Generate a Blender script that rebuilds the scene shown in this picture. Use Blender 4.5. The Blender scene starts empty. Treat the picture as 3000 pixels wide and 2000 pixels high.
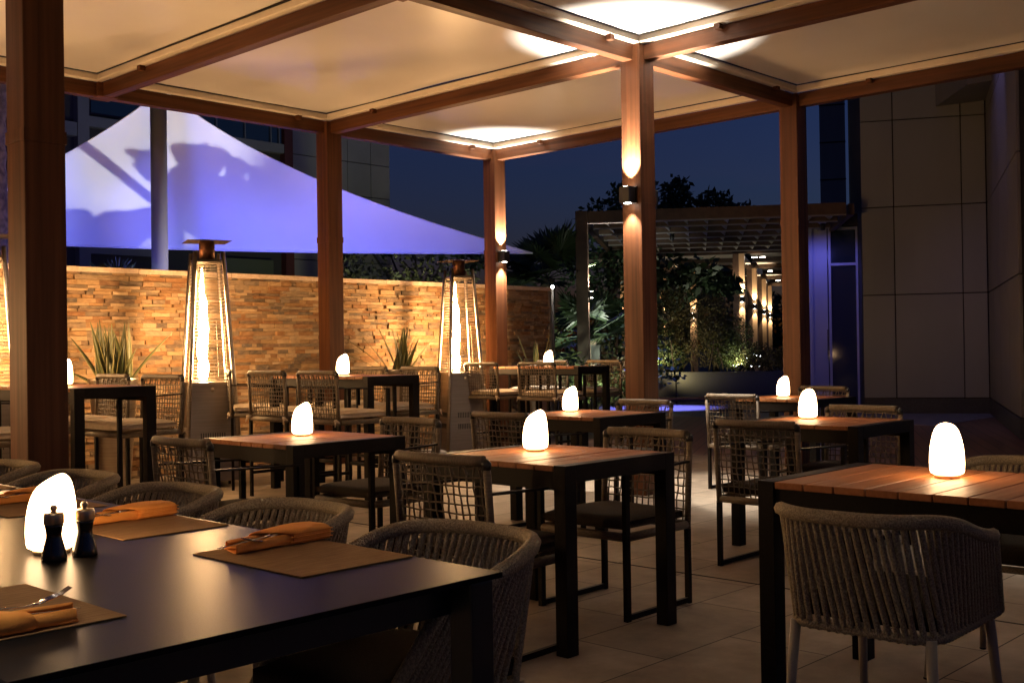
import bpy, math, random
from mathutils import Vector, Matrix, Euler, noise
S = bpy.context.scene
COL = S.collection
PI = math.pi
rad = math.radians
R = random.Random(11)

# ------------------------------------------------------------------ mesh helper
class MB:
    def __init__(s):
        s.v = []; s.f = []; s.sm = []; s.at = []
    def add(s, vs, fs, smooth=False, att=0.0):
        o = len(s.v)
        s.v += [tuple(v) for v in vs]
        for f in fs:
            s.f.append(tuple(i + o for i in f)); s.sm.append(smooth); s.at.append(att)
    def box(s, x0, y0, z0, x1, y1, z1, att=0.0, M=None):
        vs = [Vector((x, y, z)) for z in (z0, z1) for y in (y0, y1) for x in (x0, x1)]
        if M is not None: vs = [M @ v for v in vs]
        s.add(vs, [(0, 2, 3, 1), (4, 5, 7, 6), (0, 1, 5, 4), (2, 6, 7, 3), (0, 4, 6, 2), (1, 3, 7, 5)], False, att)
    def bar(s, p, q, w, h, up=(0, 0, 1), att=0.0):
        p = Vector(p); q = Vector(q); d = (q - p); L = d.length; d.normalize()
        u = Vector(up)
        if abs(d.dot(u)) > .98: u = Vector((1, 0, 0))
        a = d.cross(u).normalized(); b = a.cross(d)
        M = Matrix(((d.x, a.x, b.x, p.x), (d.y, a.y, b.y, p.y), (d.z, a.z, b.z, p.z), (0, 0, 0, 1)))
        s.box(0, -w / 2, -h / 2, L, w / 2, h / 2, att, M)
    def tube(s, pts, r, n=6, closed=False, caps=True, att=0.0, flat=1.0, smooth=True):
        P = [Vector(p) for p in pts]; m = len(P)
        rs = r if isinstance(r, (list, tuple)) else [r] * m
        prev = None; vs = []
        for i in range(m):
            if closed: t = P[(i + 1) % m] - P[i - 1]
            else: t = P[min(i + 1, m - 1)] - P[max(i - 1, 0)]
            if t.length < 1e-9: t = Vector((0, 0, 1))
            t.normalize()
            if prev is None:
                a = t.orthogonal().normalized()
                if abs(t.z) < .9: a = Vector((0, 0, 1)).cross(t).normalized()
            else:
                a = (prev - t * prev.dot(t))
                a = a.normalized() if a.length > 1e-6 else t.orthogonal().normalized()
            prev = a; b = t.cross(a)
            for k in range(n):
                th = 2 * PI * k / n
                vs.append(P[i] + a * (rs[i] * math.cos(th)) + b * (rs[i] * flat * math.sin(th)))
        fs = []
        for i in range(m if closed else m - 1):
            j = (i + 1) % m
            for k in range(n):
                k2 = (k + 1) % n
                fs.append((i * n + k, i * n + k2, j * n + k2, j * n + k))
        s.add(vs, fs, smooth, att)
        if caps and not closed:
            o = len(s.v) - m * n
            s.f.append(tuple(o + k for k in reversed(range(n)))); s.sm.append(False); s.at.append(att)
            s.f.append(tuple(o + (m - 1) * n + k for k in range(n))); s.sm.append(False); s.at.append(att)
    def lathe(s, prof, c=(0, 0, 0), n=24, att=0.0, fn=None, smooth=True):
        vs = []
        for (r, z) in prof:
            for k in range(n):
                th = 2 * PI * k / n
                v = Vector((c[0] + r * math.cos(th), c[1] + r * math.sin(th), c[2] + z))
                vs.append(fn(v) if fn else v)
        fs = []
        for i in range(len(prof) - 1):
            for k in range(n):
                k2 = (k + 1) % n
                fs.append((i * n + k, i * n + k2, (i + 1) * n + k2, (i + 1) * n + k))
        if prof[0][0] > 1e-5: fs.append(tuple(reversed(range(n))))
        if prof[-1][0] > 1e-5: fs.append(tuple((len(prof) - 1) * n + k for k in range(n)))
        s.add(vs, fs, smooth, att)
    def grid(s, fn, nu, nv, att=0.0, smooth=True):
        vs = [fn(i / nu, j / nv) for j in range(nv + 1) for i in range(nu + 1)]
        fs = [(j * (nu + 1) + i, j * (nu + 1) + i + 1, (j + 1) * (nu + 1) + i + 1, (j + 1) * (nu + 1) + i) for j in range(nv) for i in range(nu)]
        s.add(vs, fs, smooth, att)
    def build(s, name, mat, parent=None, org=(0, 0, 0), bevel=0, solid=0, sub=0):
        me = bpy.data.meshes.new(name)
        o = Vector(org)
        me.from_pydata([tuple(Vector(v) - o) for v in s.v], [], s.f)
        me.polygons.foreach_set('use_smooth', s.sm)
        a = me.attributes.new('rnd', 'FLOAT', 'FACE'); a.data.foreach_set('value', s.at)
        me.materials.append(mat); me.update()
        ob = bpy.data.objects.new(name, me); COL.objects.link(ob)
        if parent is not None: ob.parent = parent
        else: ob.location = o
        if solid:
            m = ob.modifiers.new('solid', 'SOLIDIFY'); m.thickness = solid; m.offset = 0
        if bevel:
            m = ob.modifiers.new('bevel', 'BEVEL'); m.width = bevel; m.segments = 2; m.limit_method = 'ANGLE'
        if sub:
            m = ob.modifiers.new('sub', 'SUBSURF'); m.levels = sub; m.render_levels = sub
        return ob

def tag(o, label=None, cat=None, group=None, kind=None):
    if label: o['label'] = label
    if cat: o['category'] = cat
    if group: o['group'] = group
    if kind: o['kind'] = kind
    return o
def thing(name, label, cat, loc=(0, 0, 0), rz=0, group=None):
    o = bpy.data.objects.new(name, None); COL.objects.link(o)
    o.empty_display_size = .1; o.location = loc; o.rotation_euler = (0, 0, rz)
    return tag(o, label, cat, group)
def copy_tree(o, parent=None):
    c = o.copy(); COL.objects.link(c)
    if parent is not None: c.parent = parent
    for ch in list(o.children): copy_tree(ch, c)
    return c
def place(proto, used, loc, rz, label):
    o = proto if not used else copy_tree(proto)
    used.append(1); o.location = loc; o.rotation_euler = (0, 0, rz); o['label'] = label
    return o

# ------------------------------------------------------------------ materials
def mat(name, c1, c2=None, scale=(8, 8, 8), rough=.5, metal=0.0, spec=.5, bump=0.0, bscale=None, detail=5, ramp=None, emit=None, estr=0, rvar=0.0, coat=0, lo=.35, hi=.65, trans=0, rmix=.35):
    m = bpy.data.materials.new(name); m.use_nodes = True
    nt = m.node_tree; N = nt.nodes; L = nt.links
    b = N['Principled BSDF']
    b.inputs['Roughness'].default_value = rough; b.inputs['Metallic'].default_value = metal
    b.inputs['Specular IOR Level'].default_value = spec
    if coat: b.inputs['Coat Weight'].default_value = coat
    if trans: b.inputs['Transmission Weight'].default_value = trans
    b.inputs['Base Color'].default_value = (*c1, 1)
    tc = N.new('ShaderNodeTexCoord')
    def nz(sc, det=detail):
        mp = N.new('ShaderNodeMapping'); mp.inputs['Scale'].default_value = sc
        L.new(tc.outputs['Object'], mp.inputs['Vector'])
        t = N.new('ShaderNodeTexNoise'); t.inputs['Scale'].default_value = 1; t.inputs['Detail'].default_value = det
        L.new(mp.outputs['Vector'], t.inputs['Vector']); return t
    col = None
    if c2 is not None:
        t = nz(scale)
        mr = N.new('ShaderNodeMapRange'); mr.inputs['From Min'].default_value = lo; mr.inputs['From Max'].default_value = hi
        L.new(t.outputs['Fac'], mr.inputs['Value'])
        mx = N.new('ShaderNodeMix'); mx.data_type = 'RGBA'
        mx.inputs['A'].default_value = (*c1, 1); mx.inputs['B'].default_value = (*c2, 1)
        L.new(mr.outputs['Result'], mx.inputs['Factor']); col = mx.outputs['Result']
        if rvar:
            ma = N.new('ShaderNodeMath'); ma.operation = 'MULTIPLY_ADD'
            ma.inputs[1].default_value = rvar; ma.inputs[2].default_value = rough - rvar / 2
            L.new(t.outputs['Fac'], ma.inputs[0]); L.new(ma.outputs[0], b.inputs['Roughness'])
    if ramp:
        at = N.new('ShaderNodeAttribute'); at.attribute_name = 'rnd'
        cr = N.new('ShaderNodeValToRGB'); e = cr.color_ramp.elements
        while len(e) < len(ramp): e.new(.5)
        for i, c in enumerate(ramp):
            e[i].position = i / (len(ramp) - 1); e[i].color = (*c, 1)
        L.new(at.outputs['Fac'], cr.inputs['Fac'])
        if col is None: col = cr.outputs['Color']
        else:
            mx2 = N.new('ShaderNodeMix'); mx2.data_type = 'RGBA'; mx2.inputs['Factor'].default_value = rmix
            L.new(cr.outputs['Color'], mx2.inputs['A']); L.new(col, mx2.inputs['B']); col = mx2.outputs['Result']
    if col is not None: L.new(col, b.inputs['Base Color'])
    if bump:
        t = nz(bscale or scale)
        bp = N.new('ShaderNodeBump'); bp.inputs['Strength'].default_value = bump; bp.inputs['Distance'].default_value = .01
        L.new(t.outputs['Fac'], bp.inputs['Height']); L.new(bp.outputs['Normal'], b.inputs['Normal'])
    if emit:
        b.inputs['Emission Color'].default_value = (*emit, 1); b.inputs['Emission Strength'].default_value = estr
    return m

W1 = (.122, .045, .0175); W2 = (.054, .019, .0075)
wood_z = mat('stained_wood_upright', W1, W2, (28, 28, .9), .5, spec=.22, rvar=.2, bump=.08, bscale=(60, 60, 1.5), lo=.3, hi=.7)
wood_u = mat('stained_wood_along', W1, W2, (.9, 28, 28), .5, spec=.22, rvar=.2, bump=.08, bscale=(1.5, 60, 60), lo=.3, hi=.7)
wood_v = mat('stained_wood_across', W1, W2, (28, .9, 28), .5, spec=.22, rvar=.2, bump=.08, bscale=(60, 1.5, 60), lo=.3, hi=.7)
membrane = mat('stretched_membrane', (.80, .785, .765), (.74, .725, .705), (.8, .8, .8), .27, spec=.5, bump=.05, bscale=(1.3, 1.3, 1.3))
trim = mat('cream_trim', (.86, .78, .66), (.80, .71, .59), (6, 6, 6), .45)
sailcloth = mat('sail_fabric', (.80, .80, .80), (.76, .76, .77), (1.5, 1.5, 1.5), .75)
stone = mat('ledge_stone', (.40, .26, .14), (.10, .062, .034), (16, 16, 40), .85, spec=.25, bump=.8, bscale=(26, 26, 60),
            ramp=[(.15, .125, .10), (.42, .29, .165), (.30, .175, .08), (.19, .08, .032), (.52, .38, .235), (.095, .088, .082), (.35, .225, .11), (.26, .12, .047), (.07, .068, .066), (.44, .31, .18), (.12, .10, .085), (.36, .20, .085)], rmix=.30)
coping_m = mat('coping_stone', (.58, .46, .36), (.48, .36, .27), (30, 30, 30), .8, bump=.3, bscale=(90, 90, 90))
teak = mat('oiled_teak', (.37, .145, .050), (.23, .082, .026), (3, 60, 60), .5, spec=.25, bump=.12, bscale=(5, 120, 120), rvar=.2,
           ramp=[(.25, .09, .03), (.41, .165, .058), (.32, .122, .042), (.45, .19, .07)], rmix=.5)
dark_metal = mat('powder_coated_dark', (.0095, .0072, .0058), (.0065, .005, .004), (90, 90, 90), .5, spec=.12)
black_metal = mat('black_metal', (.012, .011, .011), None, rough=.4)
black_top = mat('black_laminate', (.014, .013, .013), (.010, .009, .009), (300, 300, 300), .33, spec=.02, bump=.010, bscale=(650, 650, 650), rvar=.08, detail=2)
rope = mat('braided_rope', (.36, .30, .20), (.22, .182, .120), (230, 230, 170), .85, spec=.2, bump=.6, bscale=(220, 220, 160), detail=2, lo=.4, hi=.62)
wicker = mat('bound_cord', (.155, .118, .080), (.095, .072, .048), (40, 40, 260), .6, spec=.35, bump=.35, bscale=(30, 30, 320), detail=2)
wicker_y = mat('bound_cord_rail', (.155, .118, .080), (.095, .072, .048), (40, 260, 40), .6, spec=.35, bump=.35, bscale=(30, 320, 30), detail=2)
cord = mat('net_cord', (.125, .093, .060), (.080, .060, .038), (90, 90, 90), .6, spec=.35)
dark_cush = mat('brown_cushion', (.030, .021, .013), (.018, .013, .008), (160, 160, 160), .9, spec=.2, bump=.3, bscale=(300, 300, 300))
light_cush = mat('beige_cushion', (.52, .43, .33), (.44, .36, .27), (20, 20, 20), .9, spec=.2, bump=.3, bscale=(14, 14, 14))
taupe_leg = mat('taupe_tube', (.33, .285, .215), None, rough=.4, spec=.5)
steel = mat('brushed_steel', (.46, .42, .38), (.36, .33, .30), (2, 2, 120), .30, metal=1.0, rvar=.15)
steel_d = mat('steel_cabinet', (.32, .29, .265), (.26, .235, .215), (3, 3, 90), .33, metal=1.0, rvar=.15)
rodm = mat('wire_rod', (.17, .14, .11), None, rough=.45, metal=1.0)
rust = mat('burner_collar', (.20, .08, .035), (.09, .045, .03), (20, 20, 20), .5, metal=.8)
hood = mat('hood_steel', (.12, .10, .085), None, rough=.45, metal=.9)
flame = mat('flame_glow', (1, .7, .4), None, emit=(1.0, .56, .23), estr=138)
lampglow = mat('lamp_glow', (.9, .85, .8), None, rough=.4, emit=(1.0, .60, .30), estr=10.5)
bulb = mat('lens_glow', (1, 1, 1), None, emit=(1, .9, .75), estr=18)
starbulb = mat('bulb_glow', (1, 1, 1), None, emit=(1, .97, .9), estr=120)
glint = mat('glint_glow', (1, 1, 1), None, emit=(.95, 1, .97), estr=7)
warmdot = mat('warm_dot_glow', (1, .8, .5), None, emit=(1, .75, .4), estr=5)
mat_mat = mat('woven_vinyl', (.38, .225, .10), (.23, .13, .056), (14, 330, 14), .9, spec=.08, bump=.3, bscale=(60, 500, 60), detail=3)
napkin_m = mat('orange_linen', (.95, .40, .09), (.90, .36, .075), (30, 30, 30), .85, spec=.15, bump=.12, bscale=(240, 240, 240))
brass = mat('antique_brass', (.66, .53, .36), (.50, .39, .25), (8, 8, 90), .36, metal=1.0)
mill_m = mat('dark_lacquer_wood', (.010, .008, .006), None, rough=.22, spec=.6)
cutlery = mat('cutlery_steel', (.55, .50, .46), None, rough=.18, metal=1.0)
leafm = mat('shrub_leaf', (.050, .065, .015), (.025, .040, .010), (3, 3, 3), .6, ramp=[(.022, .038, .010), (.075, .095, .02), (.05, .055, .014)], rmix=.4)
leafd = mat('tree_leaf', (.020, .045, .018), (.030, .060, .022), (2, 2, 2), .55, ramp=[(.015, .035, .014), (.035, .065, .02)], rmix=.4)
leafo = mat('olive_leaf', (.075, .060, .020), (.045, .042, .015), (3, 3, 3), .6, ramp=[(.05, .045, .015), (.10, .08, .025)], rmix=.4)
palmm = mat('palm_frond', (.045, .075, .030), (.028, .05, .02), (4, 4, 4), .45, spec=.5)
snake = mat('snake_leaf', (.020, .036, .012), (.045, .065, .022), (20, 20, 9), .4, ramp=[(.016, .032, .010), (.22, .19, .06)], rmix=.35)
bark = mat('bark', (.10, .075, .05), (.05, .038, .025), (14, 14, 5), .9, bump=.6)
palmbark = mat('palm_bark', (.16, .12, .075), (.05, .036, .022), (16, 16, 16), .9, bump=1.0, bscale=(18, 18, 18))
soil = mat('soil', (.03, .02, .013), None, rough=1)
mast_m = mat('mast_paint', (.19, .17, .15), None, rough=.45)
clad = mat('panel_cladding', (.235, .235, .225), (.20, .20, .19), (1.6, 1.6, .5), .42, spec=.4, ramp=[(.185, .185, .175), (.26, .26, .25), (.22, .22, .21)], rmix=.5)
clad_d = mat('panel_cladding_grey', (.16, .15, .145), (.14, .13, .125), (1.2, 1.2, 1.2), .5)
joint = mat('dark_joint', (.02, .018, .015), None, rough=.9)
facade = mat('dark_render', (.085, .065, .048), (.07, .052, .038), (.5, .5, .5), .8)  # dark brown render with slight random tone
redcol = mat('red_brown_paint', (.16, .035, .02), None, rough=.6)
glass = mat('dark_glass', (.02, .028, .035), None, rough=.06, spec=.8)
bluegl = mat('frame_aluminium', (.26, .26, .30), None, rough=.4, metal=.2)
granite = mat('dark_granite', (.045, .045, .05), (.03, .03, .034), (40, 40, 40), .5)
perg_d = mat('dark_stained_timber', (.075, .040, .022), (.05, .026, .014), (10, 10, 10), .55)
slatm = mat('pale_louvre', (.17, .15, .14), None, rough=.6)
cream_post = mat('pale_post', (.46, .30, .17), (.38, .24, .13), (20, 20, 1), .5)
boxgrey = mat('grey_box', (.35, .36, .34), None, rough=.5)

# ------------------------------------------------------------------ camera
f, pitch, roll, yaw = 3279.62, .00662, -.01495, .75766
cam = bpy.data.objects.new('camera', bpy.data.cameras.new('camera')); COL.objects.link(cam)
fw = Vector((math.cos(yaw), math.sin(yaw), 0)); rt = Vector((math.sin(yaw), -math.cos(yaw), 0)); up = Vector((0, 0, 1))
F = fw * math.cos(pitch) + up * math.sin(pitch); U0 = -fw * math.sin(pitch) + up * math.cos(pitch)
Rr = rt * math.cos(roll) + U0 * math.sin(roll); Uu = -rt * math.sin(roll) + U0 * math.cos(roll)
cam.matrix_world = Matrix(((Rr.x, Uu.x, -F.x, -4.9095), (Rr.y, Uu.y, -F.y, -9.7703), (Rr.z, Uu.z, -F.z, 1.2122), (0, 0, 0, 1)))
cam.data.lens = f * 36 / 3000; cam.data.clip_end = 900; cam.data.clip_start = .05
S.camera = cam

# ------------------------------------------------------------------ world
w = bpy.data.worlds.new('World'); S.world = w; w.use_nodes = True
nt = w.node_tree; bg = nt.nodes['Background']
sky = nt.nodes.new('ShaderNodeTexSky'); sky.sky_type = 'NISHITA'; sky.sun_disc = False
sky.sun_elevation = rad(-1.6); sky.sun_rotation = rad(133.4); sky.ozone_density = 3.3; sky.dust_density = 0.0; sky.air_density = 1.0
tn = nt.nodes.new('ShaderNodeMix'); tn.data_type = 'RGBA'; tn.blend_type = 'MULTIPLY'; tn.inputs['Factor'].default_value = 1; tn.inputs['B'].default_value = (.62, .80, 1.12, 1)
nt.links.new(sky.outputs['Color'], tn.inputs['A']); nt.links.new(tn.outputs['Result'], bg.inputs['Color']); bg.inputs['Strength'].default_value = .14
S.view_settings.view_transform = 'Standard'; S.view_settings.look = 'None'
S.view_settings.exposure = 1.0; S.view_settings.gamma = 1; S.view_settings.use_curve_mapping = False
S.cycles.use_denoising = True
S.cycles.max_bounces = 6; S.cycles.diffuse_bounces = 4; S.cycles.sample_clamp_indirect = 6; S.cycles.caustics_reflective = False; S.cycles.caustics_refractive = False

def spot(name, loc, target, power, color, angle, blend=.15, size=.02, parent=None):
    l = bpy.data.lights.new(name, 'SPOT'); l.energy = power; l.color = color; l.spot_size = rad(angle); l.spot_blend = blend
    l.shadow_soft_size = size
    o = bpy.data.objects.new(name, l); COL.objects.link(o)
    d = Vector(target) - Vector(loc)
    o.rotation_euler = d.to_track_quat('-Z', 'Y').to_euler()
    o.location = loc
    if parent is not None:
        o.parent = parent
    return o

# ------------------------------------------------------------------ ground
def floor_mat():
    m = mat('paving_tiles', (.30, .245, .195), None, rough=.6, spec=.16)
    nt = m.node_tree; N = nt.nodes; L = nt.links; b = N['Principled BSDF']
    tc = N.new('ShaderNodeTexCoord'); br = N.new('ShaderNodeTexBrick')
    br.inputs['Scale'].default_value = 1; br.inputs['Brick Width'].default_value = .9; br.inputs['Row Height'].default_value = .45
    br.inputs['Mortar Size'].default_value = .0035; br.inputs['Mortar Smooth'].default_value = .2; br.offset = .5
    br.inputs['Color1'].default_value = (.325, .268, .208, 1); br.inputs['Color2'].default_value = (.262, .213, .164, 1); br.inputs['Mortar'].default_value = (.05, .04, .032, 1)
    L.new(tc.outputs['Object'], br.inputs['Vector'])
    n1 = N.new('ShaderNodeTexNoise'); n1.inputs['Scale'].default_value = 3.5; n1.inputs['Detail'].default_value = 8; n1.inputs['Roughness'].default_value = .65
    L.new(tc.outputs['Object'], n1.inputs['Vector'])
    mr = N.new('ShaderNodeMapRange'); mr.inputs['From Min'].default_value = .3; mr.inputs['From Max'].default_value = .7; mr.inputs['To Min'].default_value = .62; mr.inputs['To Max'].default_value = 1.2
    L.new(n1.outputs['Fac'], mr.inputs['Value'])
    mx = N.new('ShaderNodeMix'); mx.data_type = 'RGBA'; mx.blend_type = 'MULTIPLY'; mx.inputs['Factor'].default_value = 1
    L.new(br.outputs['Color'], mx.inputs['A']); L.new(mr.outputs['Result'], mx.inputs['B']); L.new(mx.outputs['Result'], b.inputs['Base Color'])
    mr2 = N.new('ShaderNodeMapRange'); mr2.inputs['To Min'].default_value = .50; mr2.inputs['To Max'].default_value = .80
    L.new(n1.outputs['Fac'], mr2.inputs['Value']); L.new(mr2.outputs['Result'], b.inputs['Roughness'])
    bp = N.new('ShaderNodeBump'); bp.inputs['Strength'].default_value = .4; bp.inputs['Distance'].default_value = .004; bp.invert = True
    L.new(br.outputs['Fac'], bp.inputs['Height']); L.new(bp.outputs['Normal'], b.inputs['Normal'])
    return m
def deck_mat():
    m = mat('deck_boards', (.12, .055, .035), None, rough=.5)
    nt = m.node_tree; N = nt.nodes; L = nt.links; b = N['Principled BSDF']
    tc = N.new('ShaderNodeTexCoord'); mp = N.new('ShaderNodeMapping'); mp.inputs['Rotation'].default_value = (0, 0, rad(-28))
    L.new(tc.outputs['Object'], mp.inputs['Vector'])
    br = N.new('ShaderNodeTexBrick'); br.inputs['Scale'].default_value = 1; br.inputs['Brick Width'].default_value = 2.4; br.inputs['Row Height'].default_value = .14
    br.inputs['Mortar Size'].default_value = .006; br.inputs['Color1'].default_value = (.17, .085, .055, 1); br.inputs['Color2'].default_value = (.12, .058, .038, 1); br.inputs['Mortar'].default_value = (.015, .008, .006, 1)
    L.new(mp.outputs['Vector'], br.inputs['Vector']); L.new(br.outputs['Color'], b.inputs['Base Color'])
    return m
g = MB(); g.box(-300, -300, -.5, 300, 300, -.012); tag(g.build('ground', mat('dark_ground', (.06, .052, .045), (.045, .04, .035), (.5, .5, .5), .9)), kind='structure')
g = MB(); g.box(-14, -18, -.10, 5.6, 6.5, 0); tag(g.build('terrace', floor_mat()), kind='structure')
g = MB(); g.box(5.603, -18, -.10, 20, 14, -.004); tag(g.build('deck', deck_mat()), kind='structure')
g = MB(); g.box(11.2, -3, -.10, 19.9, 9, 0); tag(g.build('path', mat('grey_paving', (.22, .21, .21), (.16, .15, .15), (7, 7, 7), .6)), kind='structure')
g = MB(); g.box(.062, -18, -.004, .074, .44, .0025); tag(g.build('expansion_joint', joint), kind='structure')

# ------------------------------------------------------------------ main pergola
LU, LV = 2.5692, 4.165
AU = [i * LU for i in range(-2, 3)]          # beam lines along V
BV = [0, -LV, -2 * LV, -3 * LV]              # beam lines along U
ZB0, ZB1 = 3.565, 3.695
proot = thing('pergola', 'large reddish timber pergola with white stretched canopy panels over the dining terrace', 'pergola', (2.57, -4.1, 0))
PO = (2.57, -4.1, 0)
hs = .098
posts = [(-2.60, -4.50), (LU, 0), (2 * LU, 0), (LU - .02, -LV - .02), (2 * LU, -LV), (-LU, 0), (2 * LU, -2 * LV), (LU, -2 * LV), (-2 * LU, -2 * LV), (-LU, -3 * LV), (LU, -3 * LV)]
for (x, y) in posts:
    m = MB(); m.box(x - hs, y - hs, 0, x + hs, y + hs, 3.69)
    po = m.build('post', wood_z, proot, PO, bevel=.006)
    zr = 2.24 if x < -2.58 else 2.42
    m = MB()
    for (a0, b0, a1, b1) in ((x - hs - .004, y - hs - .004, x + hs + .004, y - hs), (x - hs - .004, y + hs, x + hs + .004, y + hs + .004),
                             (x - hs - .004, y - hs, x - hs, y + hs), (x + hs, y - hs, x + hs + .004, y + hs)):
        m.box(a0, b0, zr - .03, a1, b1, zr + .03)
    m.build('joint_band', wood_z, po, PO)
bw = .05
for x in AU:
    for j in range(3):
        m = MB(); m.box(x - bw, BV[j + 1] + (hs if True else 0), ZB0, x + bw, BV[j] - hs, ZB1)
        m.build('beam', wood_v, proot, PO, bevel=.004)
for y in BV:
    for i in range(4):
        m = MB(); m.box(AU[i] + hs, y - bw, ZB0, AU[i + 1] - hs, y + bw, ZB1)
        m.build('beam', wood_u, proot, PO, bevel=.004)
for x in AU:                                   # node blocks where no post carries the crossing
    for y in BV:
        if not any(abs(px - x) < .08 and abs(py - y) < .08 for px, py in posts):
            m = MB(); m.box(x - hs + .002, y - hs + .002, ZB0 - .002, x + hs - .002, y + hs - .002, ZB1 - .002)
            m.build('beam_joint', wood_u, proot, PO, bevel=.004)
fi = .105
for i in range(4):
    for j in range(3):
        x0, x1 = AU[i] + fi, AU[i + 1] - fi; y0, y1 = BV[j + 1] + fi, BV[j] - fi
        nz0 = R.random() * 50
        m = MB()
        def fn(u, v):
            x = x0 + .02 + (x1 - x0 - .04) * u; y = y0 + .02 + (y1 - y0 - .04) * v
            k = min(u, 1 - u) * min(v, 1 - v)
            return Vector((x, y, 3.765 + .012 * (1 - math.exp(-k * 30)) + .010 * noise.noise((x * .8 + nz0, y * .8, 0)) + .002 * noise.noise((x * 4 + nz0, y * 1.2, 3))))
        m.grid(fn, 22, 30)
        o = len(m.v)
        m.box(x0 - .03, y0 - .03, 3.80, x1 + .03, y1 + .03, 3.83)
        cp = m.build('canopy_panel', membrane, proot, PO)
        m = MB()
        for (a0, b0, a1, b1) in ((x0 - .055, y0 - .055, x1 + .055, y0), (x0 - .055, y1, x1 + .055, y1 + .055), (x0 - .055, y0, x0, y1), (x1, y0, x1 + .055, y1)):
            m.box(a0, b0, 3.6975, a1, b1, 3.758)
        for (a0, b0, a1, b1) in ((x0, y0, x1, y0 + .014), (x0, y1 - .014, x1, y1), (x0, y0 + .014, x0 + .014, y1 - .014), (x1 - .014, y0 + .014, x1, y1 - .014)):
            m.box(a0, b0, 3.699, a1, b1, 3.712)
        m.build('frame_trim', trim, cp, PO, bevel=.003)
        m = MB()
        for (a0, b0, a1, b1) in ((x0, y0, x1, y0 + .02), (x0, y1 - .02, x1, y1), (x0, y0 + .02, x0 + .02, y1 - .02), (x1 - .02, y0 + .02, x1, y1 - .02)):
            m.box(a0, b0, 3.7582, a1, b1, 3.7615)
        m.build('shadow_gap', joint, cp, PO)
        for (bx, by) in ((x0 - .02, y1 - .75), (x1 + .02, y1 - .75), (x1 - .35, y1 + .02)):
            m = MB(); m.box(bx - .026, by - .026, 3.655, bx + .026, by + .026, 3.6972); m.build('bracket', wood_u, proot, PO, bevel=.003)

# sconces (up-and-down lights on posts)
def sconce(loc, nrm, label, P, z0=0, sc=1.0, col=(1, .89, .75), ang=80, group='up and down lights on posts', frac=1.0):
    rz = math.atan2(nrm[1], nrm[0])
    t = thing('wall_sconce', label, 'wall light', loc, rz, group)
    m = MB(); m.box(.003, -.058 * sc, -.07 * sc, .018, .058 * sc, .07 * sc); m.build('back_plate', black_metal, t)
    m = MB(); m.box(.018, -.05 * sc, -.066 * sc, .105 * sc, .05 * sc, .066 * sc); m.build('housing', black_metal, t, bevel=.003)
    for sg in (1, -1):
        m = MB(); m.lathe([(.0001, 0), (.030 * sc, 0), (.030 * sc, .004 * sg), (.0001, .004 * sg)], (.06 * sc, 0, .0662 * sc * sg), 16); m.build('lens', bulb, t)
        spot('beam_light', (.06 * sc, 0, .082 * sc * sg), (.06 * sc, 0, 5 * sg), P * (1.25 if sg > 0 else .42 * frac), col, ang, .6 if sg > 0 else .7, .012, t)
    return t
sconce((LU - .02 - hs, -LV - .02, 2.455), (-1, 0), 'black up-and-down wall light on the large bright post in the middle', 270, frac=.5)
sconce((LU - .02 + hs, -LV - .02, 2.455), (1, 0), 'wall light on the hidden far face of the large bright post', 270, frac=2.2)
sconce((2 * LU, -hs, 2.36), (0, -1), 'black up-and-down wall light on the post at the right end of the stone wall', 270)
sconce((LU - hs, -2 * LV, 2.42), (-1, 0), 'added fill light on the unseen post beyond the right edge', 270)  # this and the next three: unseen lamps added as fill
sconce((-2 * LU, -2 * LV + hs, 2.42), (0, 1), 'added fill light on the unseen post left of the black table', 170)  # added out of view to brighten the black table
sconce((LU - hs, -3 * LV, 2.42), (-1, 0), 'added fill light on the unseen post far behind to the right', 130)  # added behind the camera as foreground fill
sconce((-LU, -hs, 2.42), (0, -1), 'added fill light on the unseen back row post beyond the left edge', 270)  # added out of view, lights the canopy at the left

sk = thing('power_socket', 'small white power socket low on the right hand post behind the farthest table', 'socket', (2 * LU - hs, -LV + .01, .64))
m = MB(); m.box(-.014, -.047, -.047, -.001, .047, .047); m.build('plate', mat('white_plastic', (.7, .68, .64), None, rough=.4), sk, bevel=.004)
m = MB(); m.tube([(-.0165, .030 * math.cos(2 * PI * k / 20), .030 * math.sin(2 * PI * k / 20)) for k in range(20)], .004, 6, closed=True)
for yy in (-.01, .01): m.tube([(-.0142, yy, .004), (-.016, yy, .004)], .004, 8)
m.tube([(-.0155, .012 * math.cos(a_), -.008 - .006 * math.sin(a_)) for a_ in [PI * k / 8 for k in range(9)]], .0018, 5)
m.build('outlet', boxgrey, sk)

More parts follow.
